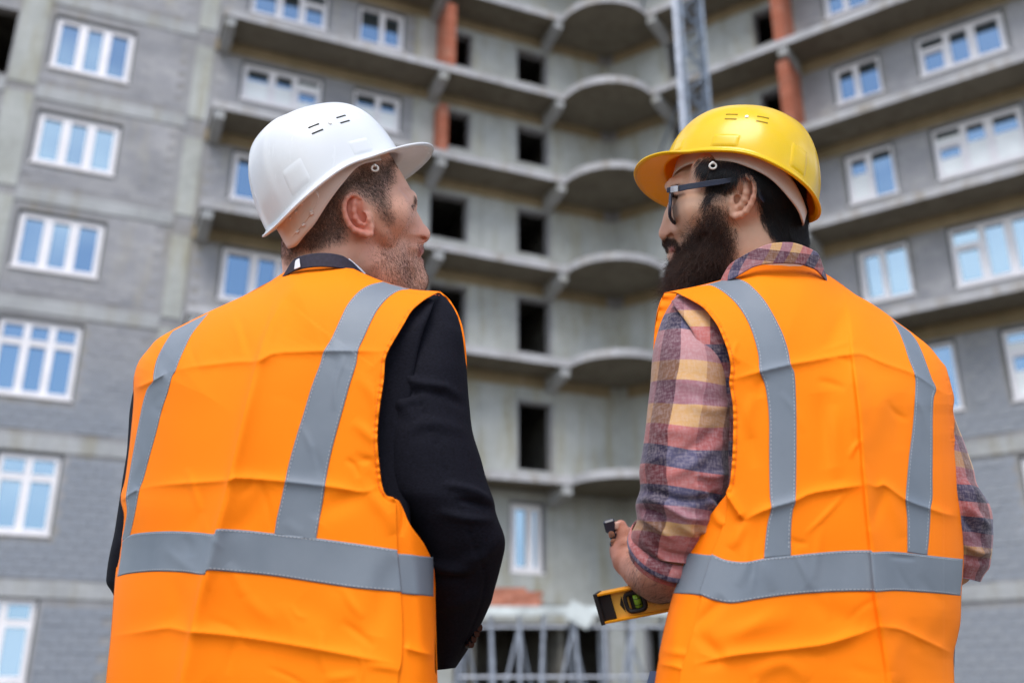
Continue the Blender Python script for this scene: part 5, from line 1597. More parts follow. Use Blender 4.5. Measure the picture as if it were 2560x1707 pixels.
QB = [0.12, 0.1198, 0.1012, 0.1127, 0.6335, 0.2021, 0.0256, 1.0181, 0.0389, 0.4974, 0.0053, -0.0009, 0.6294, 1.8494, 0.4584, 2.7268, 0.2775, 0.0475]
hat_b, hit_b, W3b, rows_b = make_helmet(QB, DB, man_b, M['helmet_y'], M['strap_y'], M['slot_y'], 1,
    (.102, .106, .086, [(0, -.010), (60, -.011), (95, -.013), (125, -.026), (150, -.046), (180, -.060)], [(0, .02), (70, .012), (110, .012), (140, -.010), (165, -.032), (180, -.038)], .002),
    [tuple(K2([a, b])) for a, b in (((769, 200), (857, 201)), ((760, 234), (847, 236)), ((1004, 213), (1092, 230)), ((996, 248), (1083, 266)))],
    K2([(925, 218)])[0], [(1.35, 1.72, .02, .15, .0022), (2.35, 2.65, .03, .26, .0022), (.72, .95, .03, .16, .002)], 'glossy yellow hard hat with an orange-tinted peak')

# chin-strap hooks of both helmets
def hook(px, py, D, person_hat, r=.0042, col=None):
    c_ = Vector(to_world(px, py, D)); mb = MB()
    Rv, Uv = Vector((1, 0, 0)), Vector((0, -math.sin(PITCH), math.cos(PITCH)))
    mb.path([tuple(c_ + Rv*r*math.cos(t)*1.15 + Uv*r*math.sin(t)) for t in np.linspace(0, 2*math.pi, 18)[:-1]], .0016, 8, closed=True)
    mb.tube(c_ + Uv*r*.6, c_ + Uv*r*1.5, .0022, 8)
    mb.build('strap_hook', M['clip'], person_hat, smooth=True)
hook(*K1([(1078, 607)])[0], DA - .066, hat_a); hook(*K2([(670, 588)])[0], DB - .079, hat_b)

# ---------------------------------------------------------------- glasses
gl = empty('glasses', tuple(to_world(*K2([(500, 740)])[0], DB - .07))); set_parent(gl, man_b)
M['spec'] = plain('blue_black_acetate', (.030, .038, .065, 1), .22)
M['chrome'] = plain('brushed_steel', (.6, .6, .62, 1), .25, .9)
def near_w(S, px, py, default=0.0):
    u, vv = S.uv(px, py); i = int((u - S.x[0])/S.h); j = int((vv - S.y[0])/S.h)
    if 0 <= i < S.n[0] and 0 <= j < S.n[1]:
        col = S.f[i, j]; k = np.argmax(col < 0)
        if col[k] < 0: return S.w[k]
    return default
def ribbon(name, pts, widths, depths, mat, parent, thick=.0022):
    """flat bar following picture points at given depths"""
    mb = MB(); n = len(pts); C = [np.array(to_world(p[0], p[1], d)) for p, d in zip(pts, depths)]
    Uv = np.array([0, -math.sin(PITCH), math.cos(PITCH)]); Fv = np.array([0, math.cos(PITCH), math.sin(PITCH)]); Rv = np.array([1.0, 0, 0])
    for i in range(n):
        t = C[min(i+1, n-1)] - C[max(i-1, 0)]; t /= np.linalg.norm(t)
        up = Uv - t*(Uv@t); up /= np.linalg.norm(up); o = np.cross(t, up)
        for a, b in ((-1, -1), (1, -1), (1, 1), (-1, 1)): mb.v.append(tuple(C[i] + up*a*widths[i]/2 + o*b*thick/2))
    for i in range(n-1):
        for j in range(4):
            a = i*4 + j; b = i*4 + (j+1) % 4; mb.f.append((a, b, b+4, a+4))
    mb.f.append((3, 2, 1, 0)); mb.f.append(tuple((n-1)*4 + k for k in range(4)))
    o = mb.build(name, mat, parent); m = o.modifiers.new('bevel', 'BEVEL'); m.width = .0006; m.segments = 2
    return o
tp = K2b([(170, 385), (220, 378), (300, 366), (400, 345), (520, 328), (640, 308), (760, 292), (860, 275), (950, 258), (1010, 262)])
ribbon('temple_arm', tp, [.0075, .0085, .009, .0088, .0085, .0085, .008, .0072, .006, .006], [DB + d for d in (-.026, -.034, -.046, -.060, -.070, -.077, -.081, -.082, -.082, -.078)], M['spec'], gl)
tip = K2b([(1160, 340), (1190, 400), (1225, 460), (1262, 505)])
ribbon('temple_tip', tip, [.006, .0072, .0085, .008], [DB - .078, DB - .079, DB - .076, DB - .073], M['spec'], gl)
ribbon('hinge_plate', K2b([(214, 380), (250, 375), (298, 368)]), [.0095, .0098, .0095], [DB - .0355, DB - .042, DB - .0485], M['chrome'], gl, .0034)
# lens rims: two rings in the plane of the face
fx = np.array([math.cos(QB[15]), math.sin(QB[15]), 0]); side_v = np.cross([0, 0, 1], fx)   # towards the far eye / near eye
def rim(center, w, h, name):
    c_ = np.array(center); pts = []
    lat = np.array([-math.sin(QB[15]), math.cos(QB[15]), 0.0]); upv = np.array([0, 0, 1.0]) - fx*.10; upv += 0
    R_ = rot_h(QB[15], .12, .0); lat = R_[:, 1]; upv = R_[:, 2]
    for t in np.linspace(0, 2*math.pi, 28)[:-1]:
        ct, st = math.cos(t), math.sin(t); k = 1/((abs(ct)**4.2 + abs(st)**4.2)**(1/4.2))
        pts.append(tuple(c_ + lat*ct*k*w/2 + upv*st*k*h/2 + R_[:, 0]*(-.004*(ct*k)**2)))
    mb = MB(); mb.path(pts, .0027, 8, closed=True); mb.build(name, M['spec'], gl, smooth=True)
    v_ = pts + [tuple(c_)]; n_ = len(pts)
    o = mesh_obj('lens', v_, [(i, (i+1) % n_, n_) for i in range(n_)], M['lens'], gl, smooth=True)
tl = NT('clear_lens'); tl.set(color=(.9, .9, .9, 1), rough=.02, trans=1.0, ior=1.02, spec=.5); M['lens'] = tl.m
R_ = rot_h(QB[15], .12, .0)
corner = np.array(to_world(*K2b([(185, 392)])[0], DB - .026))      # hinge corner, upper outer edge of the near rim
w_, h_ = .050, .040
near_c = corner - R_[:, 1]*(w_/2) - R_[:, 2]*(h_/2 - .004) if (R_[:, 1]@np.array([0, -1, 0])) > 0 else corner + R_[:, 1]*(w_/2) - R_[:, 2]*(h_/2 - .004)
lat_in = (near_c - corner); lat_in = R_[:, 1]*np.sign(lat_in@R_[:, 1])
rim(near_c, w_, h_, 'lens_rim'); rim(near_c + lat_in*.068, w_, h_, 'lens_rim')
mb = MB(); mb.path([tuple(near_c + lat_in*.025 + R_[:, 2]*.006), tuple(near_c + lat_in*.034 + R_[:, 2]*.010 + R_[:, 0]*.003), tuple(near_c + lat_in*.043 + R_[:, 2]*.006)], .0020, 8); mb.build('bridge', M['spec'], gl, smooth=True)

# ================================================================ man B: vest
torso_b = Torso(V2([(60, 1900), (105, 1568), (125, 1460), (160, 1290), (215, 1000), (200, 800), (140, 560), (95, 400), (118, 260), (140, 212), (260, 186), (370, 156), (430, 128), (470, 112), (560, 107), (640, 118), (700, 146), (780, 202), (860, 247), (930, 297), (1000, 347), (1060, 397), (1103, 448), (1130, 500), (1151, 580),
                    (1150, 640), (1156, 700), (1158, 760), (1168, 850), (1177, 1000), (1184, 1140), (1176, 1260), (1173, 1350), (1149, 1470), (1151, 1568), (1160, 1900)]),
                1990, 1.395, .24, .125, .17, lean=-.03)
FB = [(V2([(768, 230), (790, 330), (805, 520), (828, 780), (850, 1020), (870, 1240), (905, 1470), (930, 1900)]), .012, 70, 'v'),
      (V2([(770, 245), (782, 330), (792, 420), (805, 520), (822, 660), (828, 780), (838, 880), (850, 1020), (862, 1110), (870, 1240), (888, 1360), (905, 1470), (920, 1600), (930, 1900)]), .0095, 26, 's'),
      (V2([(782, 330), (795, 440), (820, 640), (836, 870), (852, 1040), (866, 1180), (886, 1360), (905, 1480)]), .0030, 9, 'v'),
      (V2([(365, 515), (420, 500), (475, 485), (580, 460), (650, 448), (720, 435), (790, 425), (830, 425), (900, 455), (1010, 495), (1085, 545), (1145, 578)]), .0045, 10, 'v'),
      (V2([(355, 905), (385, 955), (415, 1000)]), .007, 9, 'v'), (V2([(415, 1000), (500, 962), (590, 935), (650, 908), (740, 892), (838, 878)]), .0050, 10, 'v'),
      (V2([(838, 870), (880, 885), (908, 880), (980, 930), (1060, 960), (1120, 980), (1168, 990)]), .0045, 10, 'v'),
      (V2([(240, 1385), (290, 1330), (350, 1270)]), -.004, 16, 'r'), (V2([(415, 1005), (395, 1060), (370, 1100)]), .004, 14, 'r'),
      (V2([(250, 1500), (380, 1470), (560, 1450), (700, 1430), (820, 1395), (888, 1370)]), .006, 14, 'v'), (V2([(888, 1370), (960, 1380), (1050, 1420), (1145, 1465)]), .0050, 12, 'v'),
      (V2([(240, 1385), (330, 1480), (250, 1500)]), -.004, 18, 'r'), (V2([(620, 1240), (700, 1310), (840, 1370)]), -.0030, 30, 'r'), (V2([(300, 1420), (430, 1380), (600, 1330)]), .0035, 26, 'r'),
      (V2([(680, 560), (690, 680), (720, 820)]), -.0038, 26, 'r'), (V2([(730, 600), (730, 740), (740, 860)]), .0030, 18, 'r'),
      (V2([(760, 270), (730, 360), (700, 430)]), -.0045, 26, 'r'), (V2([(800, 260), (830, 330), (860, 420)]), .002, 26, 'r'),
      (V2([(900, 500), (880, 640), (850, 760)]), .0022, 24, 'r'), (V2([(960, 560), (950, 640), (960, 760)]), -.0028, 22, 'r'), (V2([(908, 885), (880, 960), (860, 1040)]), -.0032, 16, 'r'), (V2([(908, 885), (940, 960), (970, 1060)]), .0030, 18, 'r'),
      (V2([(1160, 1300), (1100, 1400), (1050, 1450)]), -.003, 24, 'r'), (V2([(960, 1390), (940, 1480), (960, 1568)]), .004, 22, 'r'),
      (V2([(480, 1120), (500, 1180), (520, 1250)]), .0018, 16, 'r'), (V2([(450, 560), (430, 640), (440, 720)]), .0028, 16, 'r'),
      (V2([(390, 600), (430, 700), (460, 820)]), -.0022, 18, 'r'), (V2([(640, 1560), (560, 1500), (430, 1540)]), .0035, 20, 'r')]
FB += small_folds(91, (V2([(390, 300)])[0], V2([(1130, 1560)])[0]), 34)
_nb = cloth_noise(45, .0012, .009, .027)
armB = V2([(140, 212), (175, 208), (205, 222), (240, 240), (275, 262), (300, 290), (325, 325), (345, 370), (360, 410), (369, 450), (371, 480), (366, 520), (372, 560), (379, 610), (380, 680), (378, 760), (373, 830), (366, 880), (356, 905)])
neckB = V2([(430, 130), (470, 115), (560, 110), (640, 120), (700, 148)])
edgeRB = V2([(1127, 500), (1147, 580), (1143, 620), (1149, 650), (1147, 700), (1154, 740)])
def yb(p):
    return torso_b.back(p) - .006 - folds(p, FB) - _nb(p) - scallop(p, armB, 9, .0012, 8) - scallop(p, neckB, 7, .0004) - scallop(p, edgeRB, 10, .0016)
vest_b = empty('safety_vest', tuple(ahead(1990, 1300, 1.395))); set_parent(vest_b, man_b)
leftB = V2([(150, 1860), (190, 1568), (215, 1470), (240, 1385), (258, 1310), (270, 1265), (285, 1190), (305, 1120), (330, 1060), (352, 1000), (360, 940), (356, 905), (366, 880), (373, 830), (378, 760), (380, 680), (379, 610), (372, 560), (366, 520), (371, 480), (369, 450), (360, 410), (345, 370), (325, 325), (300, 290), (275, 262), (240, 240), (205, 222), (175, 209), (140, 212)])
topB = V2([(140, 212), (260, 188), (370, 158), (430, 130), (470, 115), (560, 110), (640, 120), (700, 149), (780, 205), (860, 250), (930, 300), (1000, 350)])
rightB = V2([(1150, 1860), (1147, 1568), (1145, 1470), (1158, 1410), (1169, 1350), (1172, 1260), (1180, 1140), (1177, 1060), (1172, 1000), (1168, 920), (1164, 850), (1158, 790), (1153, 740), (1147, 700), (1149, 660), (1143, 620), (1147, 580), (1138, 540), (1127, 500), (1118, 470), (1100, 448), (1060, 399), (1000, 350)])
G = coons(V2([(150, 1860), (500, 1880), (900, 1885), (1150, 1860)]), topB, leftB, rightB, 300, 380)
sheet('back_panel', G, yb(G.reshape(-1, 2)), M['vest'], vest_b)
# side and front
FBs = [(V2([(125, 1455), (180, 1462), (240, 1470)]), .003, 10, 'r'), (V2([(120, 1500), (180, 1510), (230, 1530)]), .003, 9, 'v'), (V2([(190, 1300), (175, 1400), (170, 1568)]), .003, 18, 'r'), (V2([(300, 960), (340, 1010), (400, 1010)]), .004, 12, 'r')]
def yb_side(p): return torso_b.back(p) - .003 - folds(p, FBs) - _nb(p)
Gs = coons(V2([(60, 1860), (100, 1865), (152, 1860)]), V2([(335, 938), (350, 920), (362, 904)]),
           V2([(60, 1860), (108, 1568), (122, 1490), (130, 1430), (150, 1340), (180, 1230), (235, 1080), (300, 985), (335, 938)]), V2([(152, 1860), (192, 1568), (217, 1470), (242, 1385), (260, 1310), (272, 1265), (287, 1190), (307, 1120), (332, 1060), (356, 1000), (364, 940), (362, 904)]), 50, 240)
sheet('side_panel', Gs, yb_side(Gs.reshape(-1, 2)), M['vest'], vest_b)
frL = V2([(60, 1860), (108, 1568), (130, 1430), (180, 1230), (190, 1000), (130, 800), (104, 560), (104, 395), (112, 300), (124, 250), (140, 212)])
frT_ = V2([(140, 212), (260, 190), (400, 170), (560, 150), (700, 170), (860, 255), (1000, 350)])
Gf = coons(V2([(60, 1860), (500, 1880), (900, 1885), (1150, 1860)]), frT_, frL, rightB, 120, 200)
pf = Gf.reshape(-1, 2)
sheet('front_panel', Gf, torso_b.mid(pf) + torso_b.half(pf) + .006, M['vest'], vest_b)
fo = V2([(142, 212), (128, 245), (118, 290), (108, 340), (103, 395)]); fi = V2([(182, 214), (180, 238), (158, 268), (130, 318), (104, 397)])
Gl = coons([fo[0], fi[0]], [fo[-1], fi[-1]], fo, fi, 14, 90)
vv_ = np.repeat(np.linspace(0, 1, 90), 14); uu_ = np.tile(np.linspace(1, 0, 14), 90)
sheet('shoulder_edge', Gl, torso_b.mid(Gl.reshape(-1, 2)) + .0075 - .012*(1-uu_)*(1-vv_) - .0025*np.sin(vv_*30)*uu_*(1-vv_), M['vest'], vest_b)
# tapes
l1 = V2([(262, 190), (300, 186), (340, 205), (380, 238), (410, 275), (435, 320), (455, 375), (468, 430), (472, 484), (490, 530), (500, 590), (505, 660), (505, 760), (506, 850), (508, 920), (512, 962), (500, 1010), (492, 1070), (487, 1132)])
r1 = V2([(372, 158), (420, 172), (455, 200), (490, 240), (520, 290), (550, 350), (570, 410), (580, 462), (592, 490), (597, 560), (599, 650), (599, 760), (598, 850), (596, 935), (586, 970), (580, 1040), (580, 1124)])
l2 = V2([(925, 298), (950, 335), (972, 385), (990, 440), (1012, 500), (1013, 560), (1008, 640), (1002, 700), (992, 780), (985, 860), (980, 928), (985, 990), (986, 1050), (986, 1112)])
r2 = V2([(988, 342), (1015, 375), (1035, 415), (1052, 460), (1070, 510), (1085, 545), (1076, 580), (1073, 650), (1073, 740), (1072, 840), (1072, 920), (1066, 958), (1064, 1000), (1060, 1060), (1054, 1122)])
bt = V2([(305, 1119), (350, 1138), (400, 1146), (440, 1144), (500, 1132), (600, 1122), (700, 1112), (780, 1107), (855, 1106), (866, 1112), (920, 1110), (1000, 1116), (1080, 1126), (1178, 1136)])
bb = V2([(260, 1258), (310, 1278), (360, 1288), (400, 1286), (460, 1276), (560, 1262), (680, 1252), (780, 1248), (868, 1248), (880, 1250), (940, 1246), (1020, 1250), (1100, 1256), (1172, 1264)])
for l, r in ((l1, r1), (l2, r2), (bb, bt)):
    t_ = tape('reflective_tape', l, r, yb, vest_b, nv=320 if l is bb else 240); sew(l, r, yb, t_)
tape('reflective_tape', V2([(172, 1255), (200, 1256), (240, 1258), (290, 1266)]), V2([(222, 1115), (250, 1118), (290, 1122), (328, 1124)]), yb_side, vest_b, nv=50)
stitch('stitching', [(a + 9, b + 2) for a, b in armB[2:-1]], yb, M['othread'], vest_b, off=.0012)
stitch('stitching', [(a - 6, b) for a, b in edgeRB], yb, M['othread'], vest_b, off=.0012)

# ---------------------------------------------------------------- plaid shirt
sh = empty('plaid_shirt', tuple(ahead(1990, 1000, 1.40))); set_parent(sh, man_b)
Gj = coons(V2([(150, 1880), (600, 1890), (1130, 1880)]), V2([(165, 240), (420, 150), (640, 150), (1000, 370)]), V2([(150, 1880), (330, 1100), (300, 700), (260, 400), (165, 240)]), V2([(1130, 1880), (1160, 1100), (1130, 700), (1100, 480), (1000, 370)]), 80, 120)
pj = Gj.reshape(-1, 2)
sheet('shirt_back', Gj, torso_b.back(pj) + .016, M['plaid'], sh, attrs={'along': pj[:, 1]/520, 'round': pj[:, 0]/190})
EB = [((185, 216), (262, 236)), ((150, 262), (320, 300)), ((122, 320), (352, 350)), ((104, 400), (385, 430)), ((95, 480), (396, 500)), ((92, 560), (396, 570)), ((80, 650), (396, 650)), ((66, 750), (390, 740)), ((54, 830), (384, 820)), ((57, 892), (378, 880)),
      ((41, 945), (366, 930)), ((44, 1000), (352, 980)), ((24, 1045), (340, 1060)), ((22, 1085), (318, 1130)), ((40, 1120), (303, 1165))]
FSb = [(V2([(42, 935), (90, 930), (150, 950), (215, 990), (300, 1000)]), .008, 10, 'r'), (V2([(50, 900), (110, 905), (190, 930), (260, 930), (350, 900)]), -.006, 9, 'r'), (V2([(44, 985), (100, 1010), (140, 1040), (180, 1075)]), .007, 10, 'r'), (V2([(50, 960), (110, 975), (170, 1010)]), -.006, 8, 'r'),
       (V2([(180, 1000), (240, 1040), (320, 1050)]), .006, 11, 'r'), (V2([(230, 1020), (290, 1070), (330, 1080)]), -.006, 9, 'r'), (V2([(60, 1060), (110, 1110), (180, 1150), (260, 1160)]), .006, 10, 'r'), (V2([(90, 1080), (160, 1120), (250, 1130)]), -.005, 9, 'r'),
       (V2([(130, 860), (220, 820), (300, 760), (370, 720)]), .0045, 14, 'r'), (V2([(150, 800), (250, 740), (350, 660)]), -.004, 14, 'r'), (V2([(60, 830), (110, 790), (180, 780)]), .004, 12, 'r'), (V2([(240, 840), (310, 850), (360, 830)]), .005, 10, 'r'),
       (V2([(120, 500), (230, 530), (350, 560)]), .003, 18, 'r'), (V2([(200, 260), (260, 300), (330, 380)]), .004, 14, 'r'), (V2([(180, 290), (240, 340), (320, 440)]), -.003, 14, 'r'), (V2([(210, 590), (300, 620), (380, 600)]), .0035, 14, 'r'), (V2([(100, 700), (160, 690), (240, 700)]), .003, 16, 'r'),
       (V2([(300, 900), (330, 940), (345, 980)]), -.006, 9, 'r'), (V2([(255, 870), (290, 930), (330, 960)]), .005, 10, 'r')]
def plaid_uv(px, s, th):
    wob = Waves(77, .02)
    y = np.tile(0*th, len(s)) + px[..., 1].ravel()
    # cloth distance down the sleeve; starts at the shoulder
    L_ = (px[..., 1] - px[0, 0, 1])
    al = (np.repeat(s, len(th))*1.07 + .03 + .018*np.sin(np.tile(th, len(s))*1.0) + .010*wob(px.reshape(-1, 2)))
    ro = np.tile(th/(2*np.pi), len(s))*3.3 + .05*np.sin(np.repeat(s, len(th))*9) + .30
    return {'along': al, 'round': ro}
sl_b, _, _ = sleeve('sleeve', [(V2([a])[0], V2([b])[0]) for a, b in EB], [1.325, 1.32, 1.315, 1.31, 1.31, 1.31, 1.305, 1.30, 1.30, 1.30, 1.305, 1.31, 1.32, 1.335, 1.35],
                    [.02, .045, .058, .066, .070, .070, .068, .066, .064, .062, .062, .062, .062, .06, .058], M['plaid'], sh, 61, FSb, .0015, attrs_uv=plaid_uv)
# rolled cuff: two bands of cloth round the forearm below the elbow
def ring_band(name, top, bot, Yc, half, mat, parent, amp, seed, uvo, bulge=.004):
    """top/bot: (left point, right point, sag) of an elliptical band edge seen in the picture"""
    N = 120; th = np.linspace(0, 2*np.pi, N, endpoint=False); rows = []; Ys = []
    nz = cloth_noise(seed, amp, .03, .07)
    for t in np.linspace(0, 1, 14):
        A = np.array(top[0])*(1-t) + np.array(bot[0])*t; B = np.array(top[1])*(1-t) + np.array(bot[1])*t; sg = np.array(top[2])*(1-t) + np.array(bot[2])*t
        C = (A+B)/2; W = (B-A)/2
        rows.append(C[None] + W[None]*np.cos(th)[:, None] + np.array(sg)[None]*np.sin(th)[:, None]); Ys.append(Yc - half*np.sin(th) - bulge*math.sin(math.pi*t)*np.sin(th))
    g = np.array(rows); pp = g.reshape(-1, 2)
    Y = np.array(Ys).ravel() - nz(pp)
    v = ahead(pp[:, 0], pp[:, 1], Y)
    o = mesh_obj(name, v, grid_faces(14, N, True), mat, parent, smooth=True)
    m = o.modifiers.new('thickness', 'SOLIDIFY'); m.thickness = .002
    put_attrs(o, {'along': np.repeat(np.linspace(0, .16, 14), N) + uvo, 'round': np.tile(th/(2*np.pi)*3.4, 14) + .6 + uvo})
    return o
v2 = lambda a: V2([a])[0]
dv = lambda a: (a[0]/1.391, a[1]/1.391)
ring_band('rolled_cuff', (v2((26, 1022)), v2((316, 1120)), dv((-30, 74))), (v2((16, 1048)), v2((302, 1172)), dv((-40, 92))), 1.352, .058, M['plaid'], sh, .0016, 71, .0)
ring_band('rolled_cuff', (v2((24, 1048)), v2((300, 1168)), dv((-40, 78))), (v2((22, 1075)), v2((290, 1190)), dv((-42, 84))), 1.362, .052, M['plaid'], sh, .0012, 73, .5)
# right sleeve seen behind the vest
ER = [((1040, 470), (1128, 500)), ((1050, 520), (1136, 512)), ((1050, 600), (1146, 590)), ((1060, 680), (1160, 660)), ((1070, 760), (1188, 740)), ((1075, 840), (1212, 820)), ((1080, 900), (1226, 880)), ((1085, 960), (1262, 940)), ((1095, 1020), (1280, 985)), ((1100, 1060), (1288, 1040)), ((1110, 1100), (1284, 1092)), ((1110, 1130), (1276, 1140)), ((1110, 1160), (1270, 1165)), ((1120, 1175), (1250, 1190)), ((1130, 1190), (1236, 1214))]
FR = [(V2([(1180, 940), (1230, 990), (1285, 1030)]), .006, 10, 'r'), (V2([(1170, 980), (1220, 1040), (1250, 1080)]), -.006, 10, 'r'), (V2([(1175, 860), (1210, 900), (1250, 940)]), .004, 10, 'r'), (V2([(1180, 1080), (1230, 1110), (1285, 1110)]), .006, 9, 'r'), (V2([(1180, 1130), (1230, 1140), (1270, 1135)]), -.005, 8, 'r')]
def plaid_uv2(px, s, th):
    return {'along': np.repeat(s, len(th))*1.0 + .12, 'round': np.tile(th/(2*np.pi), len(s))*3.3 + .15}
sleeve('sleeve', [(V2([a])[0], V2([b])[0]) for a, b in ER], [1.46, 1.455, 1.455, 1.455, 1.45, 1.45, 1.45, 1.45, 1.45, 1.455, 1.46, 1.47, 1.48, 1.49, 1.5], [.03, .045, .055, .056, .056, .055, .054, .056, .056, .055, .055, .055, .053, .05, .045], M['plaid'], sh, 63, FR, .002, attrs_uv=plaid_uv2, n_ring=80, n_len=200)
# collar, standing band folded over
def cuv(Gc): 
    x = Gc[..., 0]; return {'along': ((x - 1900)/330 + .30 + .06*np.sin((Gc[..., 1]-650)*.03)), 'round': (Gc[..., 1] - x*.12)/95 + .2}
cb2 = collar_band('collar', K2c([(-20, 1640), (60, 1480), (130, 1375), (270, 1282), (380, 1222), (480, 1175), (600, 1130), (750, 1110), (900, 1116), (1050, 1165), (1180, 1232), (1225, 1310), (1262, 1420), (1300, 1530)]),
                  K2c([(-40, 1700), (60, 1600), (180, 1540), (300, 1470), (400, 1415), (500, 1385), (600, 1372), (750, 1366), (900, 1370), (1000, 1382), (1100, 1412), (1180, 1450), (1240, 1510), (1310, 1590)]),
                  1.372, 150, 1927, .088, M['plaid'], sh, thick=.002, attrs=cuv)
collar_band('collar', K2c([(-20, 1640), (400, 1500), (900, 1450), (1290, 1530)]), K2c([(-40, 1700), (400, 1700), (900, 1700), (1310, 1590)]), 1.372, 150, 1927, -.08, M['plaid'], sh, thick=.002, attrs=cuv)
legs(man_b, XB + .01, 1.43, M['denim'], .105, -.4)

# ================================================================ things in his hands
# handset: a small black two-way radio held upright in the left hand
Rv = Vector((1, 0, 0)); Uv = Vector((0, -math.sin(PITCH), math.cos(PITCH))); Fv = Vector((0, math.cos(PITCH), math.sin(PITCH)))
def at(px, py, D): return Vector(to_world(*S7([(px, py)])[0], D))
M['black_plastic'] = plain('black_blue_plastic', (.018, .026, .05, 1), .35)
rad = empty('handset', tuple(at(1410, 430, 1.715)))
tag(rad, 'small dark blue handset with silver buttons gripped upright in the bearded mans hand', 'handset')
A_, B_ = at(1372, 335, 1.712), at(1420, 505, 1.712)
d_ = (B_ - A_).normalized(); s_ = d_.cross(Fv).normalized(); Rr = Matrix((s_, d_, Fv)).transposed()
mb = MB(); mb.box(A_*.9 + B_*.1, (.020, .022, .012), Rr); o = mb.build('grip', M['black_plastic'], rad); o.modifiers.new('bevel', 'BEVEL').width = .003
mb = MB(); mb.box(A_*.55 + B_*.45, (.012, .040, .008), Rr); o = mb.build('body', M['black_plastic'], rad); o.modifiers.new('bevel', 'BEVEL').width = .002
mb = MB(); mb.box(B_*1.0, (.018, .018, .012), Rr); o = mb.build('grip', M['black_plastic'], rad); o.modifiers.new('bevel', 'BEVEL').width = .003
for t in (.42, .76):
    c_ = A_*(1-t) + B_*t - s_*.002; mb = MB(); mb.tube(c_ - Fv*.008, c_ - Fv*.0045, .0055, 14); mb.build('screw', M['chrome'], rad)
    mb = MB(); mb.box(c_ - Fv*.006 + d_*.002, (.010, .006, .004), Rr); mb.build('plate', M['chrome'], rad)

# spirit level: yellow I-section with black end cap and a vial window
lv = empty('spirit_level', tuple(at(1320, 980, 1.70)))
tag(lv, 'yellow spirit level with black end cap and green vial, under his forearm', 'spirit level')
M['lv_y'] = plain('yellow_enamel', (.88, .53, .10, 1), .35); M['lv_f'] = plain('deep_yellow_enamel', (.80, .33, .01, 1), .35)
M['cap'] = plain('black_rubber', (.012, .011, .014, 1), .6); M['vial'] = plain('green_liquid', (.30, .62, .05, 1), .12)
P0 = at(1312, 986, 1.68); P1 = at(1900, 868, 1.62)                   # axis of the bar, left end to hidden right
ex_ = (P1 - P0).normalized(); 
top_p, bot_p = at(1312, 868, 1.68), at(1325, 1100, 1.68)
ey_ = (top_p - bot_p); hgt = ey_.length; ey_ = (ey_ - ex_*ey_.dot(ex_)).normalized(); ez_ = ex_.cross(ey_).normalized()
if ez_.dot(Fv) > 0: ez_ = -ez_                                      # ez_ faces the camera
RL = Matrix((ex_, ey_, ez_)).transposed(); LEN = .42
def lbox(x0, x1, y0, y1, z0, z1, name, mat, bev=.0008):
    mb = MB(); mb.box(P0 + ex_*((x0+x1)/2) + ey_*((y0+y1)/2) + ez_*((z0+z1)/2), (x1-x0, y1-y0, z1-z0), RL)
    o = mb.build(name, mat, lv); m = o.modifiers.new('bevel', 'BEVEL'); m.width = bev; m.segments = 2; return o
h2 = hgt/2
def web_with_window():
    # web plate as four pieces round the vial window
    wx0, wx1, wy0, wy1 = .052, .076, -h2*.52, h2*.52
    for (a, b, c, d) in ((.0, wx0, -h2+.004, h2-.004), (wx1, LEN, -h2+.004, h2-.004), (wx0, wx1, wy1, h2-.004), (wx0, wx1, -h2+.004, wy0)):
        lbox(a, b, c, d, -.003, .003, 'web', M['lv_y'], .0002)
    return wx0, wx1, wy0, wy1
wx0, wx1, wy0, wy1 = web_with_window()
lbox(0.003, LEN, h2-.004, h2, -.011, .011, 'flange', M['lv_f']); lbox(0.003, LEN, -h2, -h2+.004, -.011, .011, 'flange', M['lv_f'])
lbox(.003, .024, -h2+.0045, h2-.0045, .0032, .0062, 'cap_insert', M['cap']); lbox(-.004, .0028, -h2-.001, h2+.001, -.012, .012, 'end_cap', M['cap'])
# black frame of the window
fr = []
for t in np.linspace(0, 2*math.pi, 36)[:-1]:
    ct, st = math.cos(t), math.sin(t); k = 1/((abs(ct)**4 + abs(st)**4)**.25)
    fr.append(tuple(P0 + ex_*((wx0+wx1)/2 + ct*k*(.0165)) + ey_*(st*k*h2*.60) + ez_*.004))
mb = MB(); mb.path(fr, .0038, 8, closed=True); mb.build('vial_frame', M['cap'], lv, smooth=True)
lbox(wx0-.002, wx1+.002, wy0-.002, wy1+.002, -.0045, -.0032, 'vial_backing', M['cap'], .0002)
mb = MB(); c_ = P0 + ex_*.0665; mb.tube(c_ - ey_*h2*.42, c_ + ey_*h2*.42, .0062, 16); mb.build('vial', M['vial'], lv, smooth=True)
for y in (-.006, .004):
    mb = MB(); a = c_ + ey_*y; mb.path([tuple(a + (ex_*math.cos(t) + ez_*math.sin(t))*.0064) for t in np.linspace(0, 2*math.pi, 16)[:-1]], .0005, 5, closed=True); mb.build('vial_mark', M['cap'], lv)
# printed arrow mark beside the window
a0 = P0 + ez_*.0034; cx_, w_, h_ = .039, .006, .014
mb = MB(); q_ = [a0 + ex_*(cx_ - w_*.6), a0 + ex_*(cx_ + w_*.5) - ey_*h_, a0 + ex_*(cx_ + w_*.6) - ey_*h_*.2, a0 + ex_*(cx_ + w_*.6) + ey_*h_*.2, a0 + ex_*(cx_ + w_*.5) + ey_*h_]
k = len(mb.v); mb.v += [tuple(x) for x in q_]; mb.f.append((0, 1, 2, 3, 4)); mb.build('printed_arrow', M['cap'], lv)

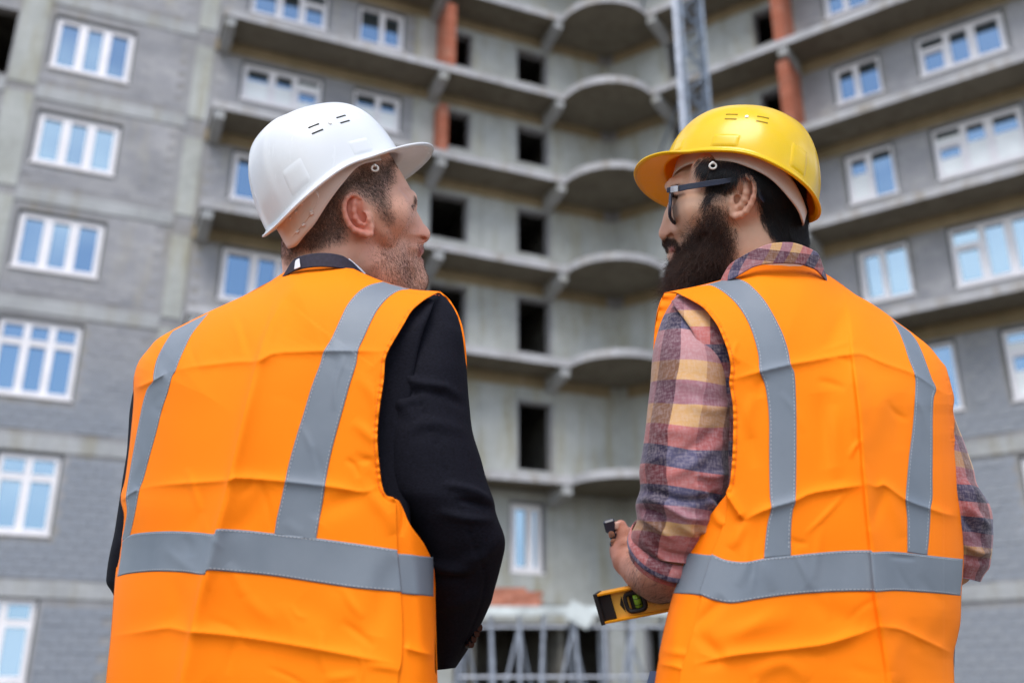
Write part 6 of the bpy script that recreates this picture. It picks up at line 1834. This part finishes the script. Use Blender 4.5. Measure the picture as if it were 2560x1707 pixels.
# ratchet plate and teeth of the white helmet's nape strap
def strap_pt(l, D): return [Vector(to_world(x, y, D)) for x, y in K1(l)]
pl_l = K1([(545, 800), (620, 770), (655, 800), (650, 850), (600, 950), (520, 1050), (425, 1150), (375, 1040), (450, 930)])
def plate_depth(x): return DA - .060 + .030*np.clip((700 - x)/60, 0, 1.2)**1.3
o_ = arc_resample(pl_l + [pl_l[0]], 60)[:-1]; c0 = o_.mean(0)
vsp = [tuple(to_world(x, y, 1.0)) for x, y in o_]
# project the plate onto the strap itself
from mathutils.bvhtree import BVHTree
st_ob = [c for c in hat_a.children if c.name.startswith('headband')][0]
bv = BVHTree.FromPolygons([tuple(v_.co) for v_ in st_ob.data.vertices], [tuple(p_.vertices) for p_ in st_ob.data.polygons])
def on_strap(x, y, off=.0030):
    a = Vector(to_world(x, y, .3)); d = (Vector(to_world(x, y, 3.0)) - a).normalized()
    r_ = bv.ray_cast(a, d)
    if r_[0] is None: return None
    return r_[0] - d*off
rings = []
for k_ in (1.0, .93, .6, .25):
    rings.append([on_strap(*(c0 + (p_ - c0)*k_), off=(.0022 if k_ == 1.0 else .0042)) for p_ in o_])
if all(q_ is not None for r_ in rings for q_ in r_):
    V_ = [tuple(q_) for r_ in rings for q_ in r_]; n_ = len(o_)
    F_ = grid_faces(len(rings), n_, True).tolist() + [tuple((len(rings)-1)*n_ + k for k in range(n_))]
    mesh_obj('ratchet_plate', V_, F_, M['strap'], hat_a, smooth=False)
for (x, y) in [(525, 875), (483, 935), (440, 985), (602, 950), (540, 1035), (495, 1085), (600, 935)]:
    q_ = on_strap(*K1([(x, y)])[0], off=.0042)
    if q_ is not None:
        mb = MB(); mb.box(q_, (.0055, .004, .0035), Matrix.Rotation(-.7, 3, 'Y')); o = mb.build('ratchet_tooth', M['strap'], hat_a); o.modifiers.new('bevel', 'BEVEL').width = .0006

# thumb nail
mb = MB(); c_ = at(1436, 352, 1.700); nail = []
for i in range(9):
    for j in range(7):
        a = (i/8 - .5)*2; b = (j/6 - .5)*2
        nail.append(c_ + Rv*(a*.0042) + Uv*(b*.0065) + Fv*(.0032*a*a + .0012*b*b))
mesh_obj('thumb_nail', [tuple(q_) for q_ in nail], grid_faces(9, 7), plain('nail', (.70, .46, .38, 1), .3), man_b, smooth=True).modifiers.new('thickness', 'SOLIDIFY').thickness = .0006
